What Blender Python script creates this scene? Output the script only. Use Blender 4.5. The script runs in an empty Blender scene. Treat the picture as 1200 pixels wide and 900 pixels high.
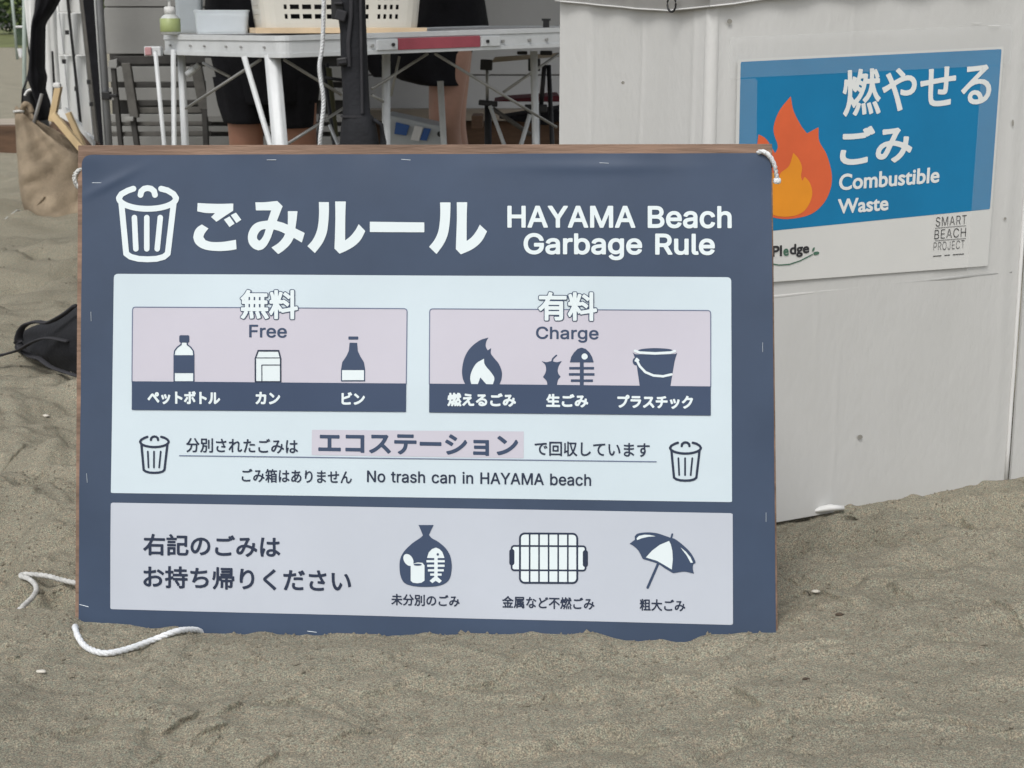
import bpy, bmesh, math, random
import numpy as np
from mathutils import Vector, Matrix, noise as mnoise

S = bpy.context.scene
random.seed(7)
rng = np.random.default_rng(7)
R_ = math.radians

# ---------------------------------------------------------------- camera
F = 1900.0                     # focal length in photo pixels (photo is 1200 wide)
PITCH = math.atan(420 / 1900)
CH = 0.80
cam = bpy.data.cameras.new('camera')
cam.sensor_width = 36
cam.lens = 36 * F / 1200
cam.clip_start = 0.05
cam.clip_end = 2000
cam.dof.use_dof = True
cam.dof.focus_distance = 2.1
cam.dof.aperture_fstop = 22
camo = bpy.data.objects.new('camera', cam)
camo.location = (0, 0, CH)
camo.rotation_euler = (math.pi / 2 - PITCH, 0, 0)
S.collection.objects.link(camo)
S.camera = camo

# ---------------------------------------------------------------- world, sun, exposure (soft overcast daylight)
SUN_EL, SUN_AZ = R_(52), R_(199)
W = bpy.data.worlds.new("World")
S.world = W
W.use_nodes = True
wn = W.node_tree
bg = wn.nodes['Background']
sky = wn.nodes.new('ShaderNodeTexSky')
sky.sky_type = 'NISHITA'
sky.sun_disc = False
sky.sun_elevation = SUN_EL
sky.sun_rotation = SUN_AZ
sky.dust_density = 3
sky.air_density = 1.2
hs = wn.nodes.new('ShaderNodeHueSaturation')      # cloud veil: the overcast sky is nearly neutral
hs.inputs['Saturation'].default_value = 0.22
wn.links.new(sky.outputs[0], hs.inputs['Color'])
wn.links.new(hs.outputs[0], bg.inputs[0])
bg.inputs[1].default_value = 0.135
sl = bpy.data.lights.new('sun', 'SUN')
sl.energy = 1.25
sl.angle = R_(18)
sl.color = (1, .97, .92)
so = bpy.data.objects.new('sun', sl)
S.collection.objects.link(so)
sd = Vector((math.sin(SUN_AZ) * math.cos(SUN_EL), math.cos(SUN_AZ) * math.cos(SUN_EL), math.sin(SUN_EL)))
so.rotation_euler = sd.to_track_quat('Z', 'Y').to_euler()
so.location = sd * 30
S.view_settings.view_transform = 'Standard'
S.view_settings.look = 'None'
S.view_settings.exposure = 0.27
S.view_settings.gamma = 1

# ---------------------------------------------------------------- helpers
CAMP = Vector((0, 0, CH))
FWD = Vector((0, math.cos(PITCH), -math.sin(PITCH)))
UPV = Vector((0, math.sin(PITCH), math.cos(PITCH)))


def ray(px, py):
    return FWD + Vector((1, 0, 0)) * ((px - 600) / F) - UPV * ((py - 450) / F)


def P(px, py, Y):
    """point at distance Y (world y) seen at photo pixel px,py"""
    d = ray(px, py)
    return CAMP + d * (Y / d.y)


def GP(px, py, z=0.0):
    """point on the horizontal plane z"""
    d = ray(px, py)
    return CAMP + d * ((z - CH) / d.z)


def pl_int(px, py, o, n):
    d = ray(px, py)
    return CAMP + d * ((o - CAMP).dot(n) / d.dot(n))


def obj(name, mesh, m=None, parent=None, smooth=False):
    o = bpy.data.objects.new(name, mesh)
    S.collection.objects.link(o)
    if m is not None and not mesh.materials:
        mesh.materials.append(m)
    if smooth:
        mesh.polygons.foreach_set('use_smooth', [True] * len(mesh.polygons))
    if parent is not None:
        o.parent = parent
        o.matrix_parent_inverse = parent.matrix_world.inverted()
    return o


def tag(o, label=None, cat=None, group=None, kind=None):
    if label: o['label'] = label
    if cat: o['category'] = cat
    if group: o['group'] = group
    if kind: o['kind'] = kind
    return o


def thing(name, label, cat, loc=(0, 0, 0), group=None):
    o = bpy.data.objects.new(name, None)
    o.empty_display_size = .05
    o.location = loc
    o.matrix_world = Matrix.Translation(Vector(loc))
    S.collection.objects.link(o)
    return tag(o, label, cat, group)


class MB:
    def __init__(s):
        s.v, s.f = [], []

    def add(s, vs, fs):
        b = len(s.v)
        s.v += [tuple(v) for v in vs]
        s.f += [tuple(i + b for i in f) for f in fs]
        return s

    def box(s, c, sx, sy, sz, rot=None):
        vs = []
        for x, y, z in ((-1, -1, -1), (1, -1, -1), (1, 1, -1), (-1, 1, -1), (-1, -1, 1), (1, -1, 1), (1, 1, 1), (-1, 1, 1)):
            v = Vector((x * sx / 2, y * sy / 2, z * sz / 2))
            if rot: v = rot @ v
            vs.append(v + Vector(c))
        return s.add(vs, [(0, 3, 2, 1), (4, 5, 6, 7), (0, 1, 5, 4), (1, 2, 6, 5), (2, 3, 7, 6), (3, 0, 4, 7)])

    def hexa(s, a, b):
        """a,b: 4-point loops (same winding) -> closed block"""
        return s.add(list(a) + list(b), [(3, 2, 1, 0), (4, 5, 6, 7), (0, 1, 5, 4), (1, 2, 6, 5), (2, 3, 7, 6), (3, 0, 4, 7)])

    def tube(s, pts, r, n=8, closed=False, rs=None, flat=1.0):
        pts = [Vector(p) for p in pts]
        rings = []
        up = Vector((0, 0, 1))
        for i, p in enumerate(pts):
            t = (pts[min(i + 1, len(pts) - 1)] - pts[max(i - 1, 0)]).normalized()
            a = t.cross(up)
            if a.length < .1: a = t.cross(Vector((0, 1, 0)))
            a.normalize()
            b = t.cross(a).normalized()
            rr = rs[i] if rs else r
            rings.append([p + (a * math.cos(2 * math.pi * k / n) + b * math.sin(2 * math.pi * k / n) * flat) * rr for k in range(n)])
        return s.rings(rings)

    def rings(s, rings, cap=True):
        n = len(rings[0])
        vs = [v for r in rings for v in r]
        fs = []
        for i in range(len(rings) - 1):
            for k in range(n):
                fs.append((i * n + k, i * n + (k + 1) % n, (i + 1) * n + (k + 1) % n, (i + 1) * n + k))
        if cap:
            fs.append(tuple(range(n - 1, -1, -1)))
            fs.append(tuple((len(rings) - 1) * n + k for k in range(n)))
        return s.add(vs, fs)

    def mesh(s, name='m'):
        me = bpy.data.meshes.new(name)
        me.from_pydata(s.v, [], s.f)
        me.update()
        return me

    def build(s, name, m, parent=None, smooth=False, bevel=0.0, fix=True):
        me = s.mesh(name)
        if fix:
            bm = bmesh.new(); bm.from_mesh(me)
            bmesh.ops.recalc_face_normals(bm, faces=bm.faces)
            if bevel:
                es = [e for e in bm.edges if len(e.link_faces) == 2 and e.calc_face_angle(0) > .6]
                bmesh.ops.bevel(bm, geom=es, offset=bevel, segments=2, profile=.5, affect='EDGES', clamp_overlap=True)
            bm.to_mesh(me); bm.free()
        return obj(name, me, m, parent, smooth)


def mat(name, col, rough=.7, var=.12, scale=8.0, bump=0.0, bscale=60, metal=0.0, spec=.4, alpha=1.0, stretch=(1, 1, 1), dirt=None, trans=0.0, sss=0.0):
    m = bpy.data.materials.new(name)
    m.use_nodes = True
    nt = m.node_tree
    b = nt.nodes['Principled BSDF']
    b.inputs['Roughness'].default_value = rough
    b.inputs['Metallic'].default_value = metal
    b.inputs['Specular IOR Level'].default_value = spec
    b.inputs['Alpha'].default_value = alpha
    b.inputs['Transmission Weight'].default_value = trans
    b.inputs['Subsurface Weight'].default_value = sss
    g = nt.nodes.new('ShaderNodeNewGeometry')
    mp = nt.nodes.new('ShaderNodeMapping')
    mp.inputs['Scale'].default_value = stretch
    nt.links.new(g.outputs['Position'], mp.inputs[0])
    n = nt.nodes.new('ShaderNodeTexNoise')
    n.inputs['Scale'].default_value = scale
    n.inputs['Detail'].default_value = 6
    n.inputs['Roughness'].default_value = .65
    nt.links.new(mp.outputs[0], n.inputs[0])
    r = nt.nodes.new('ShaderNodeValToRGB')
    r.color_ramp.elements[0].position = .3
    r.color_ramp.elements[1].position = .7
    c = np.array(col[:3])
    d = np.array(dirt[:3]) if dirt is not None else c * (1 - 1.6 * var)
    r.color_ramp.elements[0].color = (*d, 1)
    r.color_ramp.elements[1].color = (*np.clip(c * (1 + var * .5), 0, 1), 1)
    nt.links.new(n.outputs['Fac'], r.inputs[0])
    nt.links.new(r.outputs[0], b.inputs['Base Color'])
    if bump:
        n2 = nt.nodes.new('ShaderNodeTexNoise')
        n2.inputs['Scale'].default_value = bscale
        n2.inputs['Detail'].default_value = 4
        nt.links.new(mp.outputs[0], n2.inputs[0])
        bp = nt.nodes.new('ShaderNodeBump')
        bp.inputs['Strength'].default_value = bump
        bp.inputs['Distance'].default_value = .004
        nt.links.new(n2.outputs['Fac'], bp.inputs['Height'])
        nt.links.new(bp.outputs[0], b.inputs['Normal'])
    return m


M = {}
M['wood'] = mat('weathered_brown_wood', (.27, .175, .125), .75, .35, 14, .5, 80, stretch=(.25, 1, 3))
M['ply'] = mat('plywood_back', (.35, .26, .17), .8, .2, 10)
M['blue'] = mat('poster_blue_print', (.038, .062, .112), .5, .12, 5, .12, 14, spec=.35)
M['white'] = mat('poster_pale_print', (.545, .635, .69), .5, .035, 4, .12, 14, spec=.35)
M['pink'] = mat('poster_lilac_print', (.51, .495, .565), .5, .03, 4, .1, 14, spec=.35)
M['grey'] = mat('poster_light_grey_print', (.47, .505, .57), .5, .04, 3, .1, 14, spec=.35)
M['ink'] = mat('poster_white_ink', (.66, .735, .76), .5, .02, 6, spec=.3)
M['navy'] = mat('poster_navy_ink', (.016, .026, .055), .5, .05, 6, spec=.3)
M['navy2'] = mat('poster_blue_ink', (.037, .060, .115), .5, .05, 6, spec=.3)
M['line'] = mat('poster_grey_line_ink', (.12, .15, .24), .5, .05, 6, spec=.3)
M['staple'] = mat('staple_steel', (.5, .55, .6), .4, .05, 30, metal=.3)
M['rope'] = mat('white_nylon_rope', (.74, .76, .78), .7, .12, 60, .4, 500)
M['rope_dirty'] = mat('sandy_white_rope', (.62, .62, .6), .8, .2, 60, .4, 500)
M['pp'] = mat('white_corrugated_plastic', (.60, .60, .59), .6, .06, 2.2, .2, 90, spec=.25, stretch=(1, 1, .5), dirt=(.54, .54, .525))
M['pp2'] = mat('white_plastic_edge', (.70, .70, .69), .5, .05, 6, spec=.4)
M['film'] = mat('milky_plastic_liner', (.68, .68, .68), .4, .06, 9, .3, 30, spec=.5)
M['paper'] = mat('white_paper_notice', (.66, .66, .64), .6, .03, 5)
M['cyan'] = mat('notice_blue_print', (.003, .19, .40), .45, .08, 6, spec=.4)
M['nwhite'] = mat('notice_white_ink', (.76, .78, .77), .5, .02, 6)
M['nred'] = mat('notice_red_orange', (.72, .13, .045), .5, .06, 10)
M['norange'] = mat('notice_amber', (.82, .30, .02), .5, .06, 10)
M['nblack'] = mat('notice_black_ink', (.03, .03, .035), .5, .05, 10)
M['ngreen'] = mat('notice_green_ink', (.07, .16, .11), .5, .05, 10)
M['tape'] = mat('clear_packing_tape', (.8, .82, .82), .28, .05, 8, .2, 40, alpha=.11, spec=.5)
M['alu'] = mat('brushed_aluminium', (.60, .62, .63), .55, .06, 20, .1, 200, metal=.12)
M['alu_dark'] = mat('grey_aluminium', (.30, .31, .33), .5, .1, 20, metal=.3)
M['steel'] = mat('thin_steel_rod', (.38, .38, .37), .4, .1, 20, metal=.5)
M['redstrip'] = mat('dusty_red_plastic', (.36, .075, .10), .6, .15, 12)
M['darkred'] = mat('dark_red_canvas', (.11, .015, .025), .8, .2, 12)
M['black'] = mat('black_cloth', (.013, .013, .016), .9, .3, 10, .5, 60, spec=.2)
M['blackp'] = mat('black_plastic', (.018, .018, .02), .5, .2, 12)
M['charcoal'] = mat('charcoal_nylon', (.017, .018, .022), .8, .25, 9, .5, 90, spec=.3)
M['strap'] = mat('dark_grey_webbing', (.032, .032, .037), .8, .2, 20)
M['skin'] = mat('tanned_skin', (.40, .20, .135), .55, .1, 12, sss=.05)
M['skin2'] = mat('light_tan_skin', (.50, .29, .22), .55, .1, 12, sss=.05)
M['hair'] = mat('black_hair', (.012, .010, .009), .6, .2, 40)
M['basket'] = mat('cream_plastic', (.60, .58, .52), .45, .05, 7, spec=.45)
M['ochre'] = mat('old_yellowed_cardboard', (.62, .48, .32), .8, .15, 9)
M['clear'] = mat('frosted_clear_plastic', (.74, .80, .84), .25, .06, 8, alpha=.6, spec=.5)
M['cleart'] = mat('lilac_tinted_lid', (.46, .49, .66), .4, .2, 30)
M['pump'] = mat('milky_bottle_plastic', (.6, .62, .6), .4, .08, 20, spec=.5)
M['liquid'] = mat('green_label_plastic', (.34, .40, .17), .4, .12, 20, spec=.5)
M['tentgrey'] = mat('white_tent_sheet', (.74, .75, .74), .6, .08, 4, .2, 20)
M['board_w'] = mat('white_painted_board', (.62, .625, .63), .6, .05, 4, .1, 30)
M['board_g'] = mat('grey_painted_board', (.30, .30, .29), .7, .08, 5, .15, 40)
M['frame_d'] = mat('dark_steel_frame', (.05, .048, .045), .6, .25, 14)
M['frame_m'] = mat('worn_grey_steel', (.12, .115, .105), .6, .25, 14)
M['timber'] = mat('pale_pine_timber', (.66, .50, .29), .75, .18, 10, .3, 60, stretch=(1, 1, .3))
M['beam'] = mat('weathered_timber_beam', (.13, .075, .045), .8, .35, 8, .5, 40, stretch=(.3, 1, 2))
M['floorb'] = mat('faded_deck_board', (.36, .31, .25), .8, .2, 6, .3, 40, stretch=(.3, 1, 2))
M['kraft'] = mat('brown_burlap_sacking', (.31, .25, .18), .85, .25, 7, .7, 160, spec=.15)
M['olive'] = mat('olive_canvas', (.10, .10, .055), .9, .2, 9)
M['bluelab'] = mat('blue_printed_label', (.03, .10, .32), .5, .1, 9)
M['toolbox'] = mat('grey_plastic_crate', (.42, .45, .47), .55, .1, 9)
M['palepink'] = mat('faded_pink_plastic', (.50, .27, .28), .6, .1, 12)
M['scuff'] = mat('grey_brown_scuff', (.30, .29, .26), .7, .1, 12)
M['green_post'] = mat('pale_green_post', (.34, .40, .36), .5, .1, 9)
M['net'] = mat('dark_green_net', (.05, .085, .055), .9, .3, 40)
M['canopy'] = mat('dark_canopy_cloth', (.03, .03, .035), .85, .1, 6)
M['leaf'] = mat('mixed_leaves', (.055, .10, .03), .7, .5, 1.3)
M['leaf2'] = mat('yellow_green_leaves', (.11, .15, .045), .7, .4, 1.3)
M['bark'] = mat('brown_bark', (.09, .06, .04), .9, .3, 4)
M['grass'] = mat('dry_green_grass', (.15, .17, .06), .9, .35, .8)
M['shell'] = mat('white_shell', (.6, .57, .5), .6, .1, 50)
M['twig'] = mat('dry_dark_debris', (.07, .05, .035), .9, .3, 50)
M['eye_w'] = mat('eye_white', (.7, .7, .68), .3, .02, 9)

# ---------------------------------------------------------------- ink mesher: signed distance -> flat polygons
def seg_dist(gx, gy, pts, closed):
    a = np.array(pts, float)
    b = np.roll(a, -1, 0) if closed else a[1:]
    if not closed: a = a[:-1]
    d2 = np.full(gx.shape, 1e9)
    for (ax, ay), (bx, by) in zip(a, b):
        ex, ey = bx - ax, by - ay
        L = ex * ex + ey * ey
        t = np.clip(((gx - ax) * ex + (gy - ay) * ey) / L, 0, 1) if L > 1e-12 else 0
        d2 = np.minimum(d2, (gx - ax - t * ex) ** 2 + (gy - ay - t * ey) ** 2)
    return np.sqrt(d2)


def winding(gx, gy, pts):
    w = np.zeros(gx.shape, int)
    n = len(pts)
    for i in range(n):
        x0, y0 = pts[i]; x1, y1 = pts[(i + 1) % n]
        if y0 == y1: continue
        xi = x0 + (gy - y0) * (x1 - x0) / (y1 - y0)
        if y0 < y1: w += ((gy >= y0) & (gy < y1) & (gx < xi))
        else: w -= ((gy >= y1) & (gy < y0) & (gx < xi))
    return w


class Ink:
    """accumulates add / cut shapes on a grid in local 2-D units"""
    def __init__(s, x0, y0, x1, y1, cell):
        s.c = cell
        s.x0, s.y0 = x0, y0
        s.nx, s.ny = int(math.ceil((x1 - x0) / cell)) + 1, int(math.ceil((y1 - y0) / cell)) + 1
        s.f = np.full((s.ny, s.nx), -1e3)

    def win(s, pts, m):
        a = np.array(pts, float)
        i0 = max(0, int((a[:, 0].min() - m - s.x0) / s.c)); i1 = min(s.nx, int((a[:, 0].max() + m - s.x0) / s.c) + 2)
        j0 = max(0, int((a[:, 1].min() - m - s.y0) / s.c)); j1 = min(s.ny, int((a[:, 1].max() + m - s.y0) / s.c) + 2)
        gx, gy = np.meshgrid(s.x0 + np.arange(i0, i1) * s.c, s.y0 + np.arange(j0, j1) * s.c)
        return (slice(j0, j1), slice(i0, i1)), gx, gy

    def _ap(s, sl, v, cut):
        s.f[sl] = np.minimum(s.f[sl], -v) if cut else np.maximum(s.f[sl], v)

    def poly(s, pts, grow=0.0, cut=False):
        sl, gx, gy = s.win(pts, abs(grow) + 2 * s.c)
        d = seg_dist(gx, gy, pts, True)
        w = winding(gx, gy, pts)
        s._ap(sl, np.where(w != 0, d, -d) + grow, cut)
        return s

    def stroke(s, pts, r, cut=False, closed=False):
        sl, gx, gy = s.win(pts, r + 2 * s.c)
        s._ap(sl, r - seg_dist(gx, gy, pts, closed), cut)
        return s

    def ellipse(s, cx, cy, rx, ry, cut=False, rot=0.0):
        n = 28
        c, q = math.cos(rot), math.sin(rot)
        return s.poly([(cx + rx * math.cos(t) * c - ry * math.sin(t) * q, cy + rx * math.cos(t) * q + ry * math.sin(t) * c)
                       for t in [2 * math.pi * k / n for k in range(n)]], cut=cut)

    def rrect(s, x0, y0, x1, y1, r, cut=False, corners=None):
        return s.poly(rr_pts(x0, y0, x1, y1, r), cut=cut)

    def glyphs(s, loops, grow=0.0):
        """nonzero-winding fill of a whole string of contours, dilated by grow"""
        wn_, dd = np.zeros(s.f.shape, int), np.full(s.f.shape, 1e3)
        for L in loops:
            if len(L) < 3: continue
            sl, gx, gy = s.win(L, abs(grow) + 2 * s.c)
            dd[sl] = np.minimum(dd[sl], seg_dist(gx, gy, L, True))
            wn_[sl] += winding(gx, gy, L)
        s.f = np.maximum(s.f, np.where(wn_ != 0, dd, -dd) + grow)
        return s

    def polys(s, run=8):
        f = s.f; out = []
        ins = f > 0
        c = s.c
        full = ins[:-1, :-1] & ins[1:, :-1] & ins[:-1, 1:] & ins[1:, 1:]
        anyc = ins[:-1, :-1] | ins[1:, :-1] | ins[:-1, 1:] | ins[1:, 1:]
        X = lambda i: s.x0 + i * c
        Y = lambda j: s.y0 + j * c
        for j in range(s.ny - 1):
            row = full[j]
            idx = np.flatnonzero(row)
            k = 0
            while k < len(idx):
                e = k
                while e + 1 < len(idx) and idx[e + 1] == idx[e] + 1 and e - k + 1 < run: e += 1
                i0, i1 = idx[k], idx[e] + 1
                out.append([(X(i0), Y(j)), (X(i1), Y(j)), (X(i1), Y(j + 1)), (X(i0), Y(j + 1))])
                k = e + 1
        js, is_ = np.nonzero(anyc & ~full)
        for j, i in zip(js, is_):
            v = [f[j, i], f[j, i + 1], f[j + 1, i + 1], f[j + 1, i]]
            p = [(X(i), Y(j)), (X(i + 1), Y(j)), (X(i + 1), Y(j + 1)), (X(i), Y(j + 1))]
            poly = []
            for a in range(4):
                b = (a + 1) % 4
                if v[a] > 0: poly.append(p[a])
                if (v[a] > 0) != (v[b] > 0):
                    va, vb = max(v[a], -2 * c), max(v[b], -2 * c)
                    t = va / (va - vb)
                    poly.append((p[a][0] + (p[b][0] - p[a][0]) * t, p[a][1] + (p[b][1] - p[a][1]) * t))
            if len(poly) >= 3: out.append(poly)
        return out


def rr_pts(x0, y0, x1, y1, r):
    pts = []
    for cx, cy, a0 in ((x1 - r, y0 + r, -90), (x1 - r, y1 - r, 0), (x0 + r, y1 - r, 90), (x0 + r, y0 + r, 180)):
        for k in range(7):
            a = R_(a0 + 15 * k)
            pts.append((cx + r * math.cos(a), cy + r * math.sin(a)))
    return pts


def smooth_poly(pts, n=5, sharp=50):
    """closed outline: catmull-rom between sharp corners"""
    N = len(pts); P_ = [np.array(p, float) for p in pts]

    def turn(i):
        a, b = P_[i] - P_[i - 1], P_[(i + 1) % N] - P_[i]
        return abs(math.degrees(math.atan2(a[0] * b[1] - a[1] * b[0], a.dot(b)))) > sharp
    S_ = [turn(i) for i in range(N)]
    out = []
    for i in range(N):
        p1, p2 = P_[i], P_[(i + 1) % N]
        p0 = P_[i - 1] if not S_[i] else 2 * p1 - p2
        p3 = P_[(i + 2) % N] if not S_[(i + 1) % N] else 2 * p2 - p1
        for k in range(n):
            t = k / n
            out.append(tuple(.5 * (2 * p1 + (p2 - p0) * t + (2 * p0 - 5 * p1 + 4 * p2 - p3) * t * t + (3 * p1 - p0 - 3 * p2 + p3) * t ** 3)))
    return out


def ink_obj(name, ink, mapper, m, parent, run=8, smooth=False, flip=True, label=None):
    """mapper: list of (x,y) -> Vector"""
    vs, fs, ix = [], [], {}
    for poly in ink.polys(run):
        f = []
        for p in poly:
            k = (round(p[0], 4), round(p[1], 4))
            if k not in ix:
                ix[k] = len(vs); vs.append(mapper(*k))
            if not f or f[-1] != ix[k]: f.append(ix[k])
        if len(f) > 2 and f[0] == f[-1]: f.pop()
        if len(set(f)) == len(f) and len(f) > 2: fs.append(f[::-1] if flip else f)
    me = bpy.data.meshes.new(name)
    me.from_pydata([tuple(v) for v in vs], [], fs)
    me.update()
    o = obj(name, me, m, parent, smooth)
    if label: o['label'] = label
    return o


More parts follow.
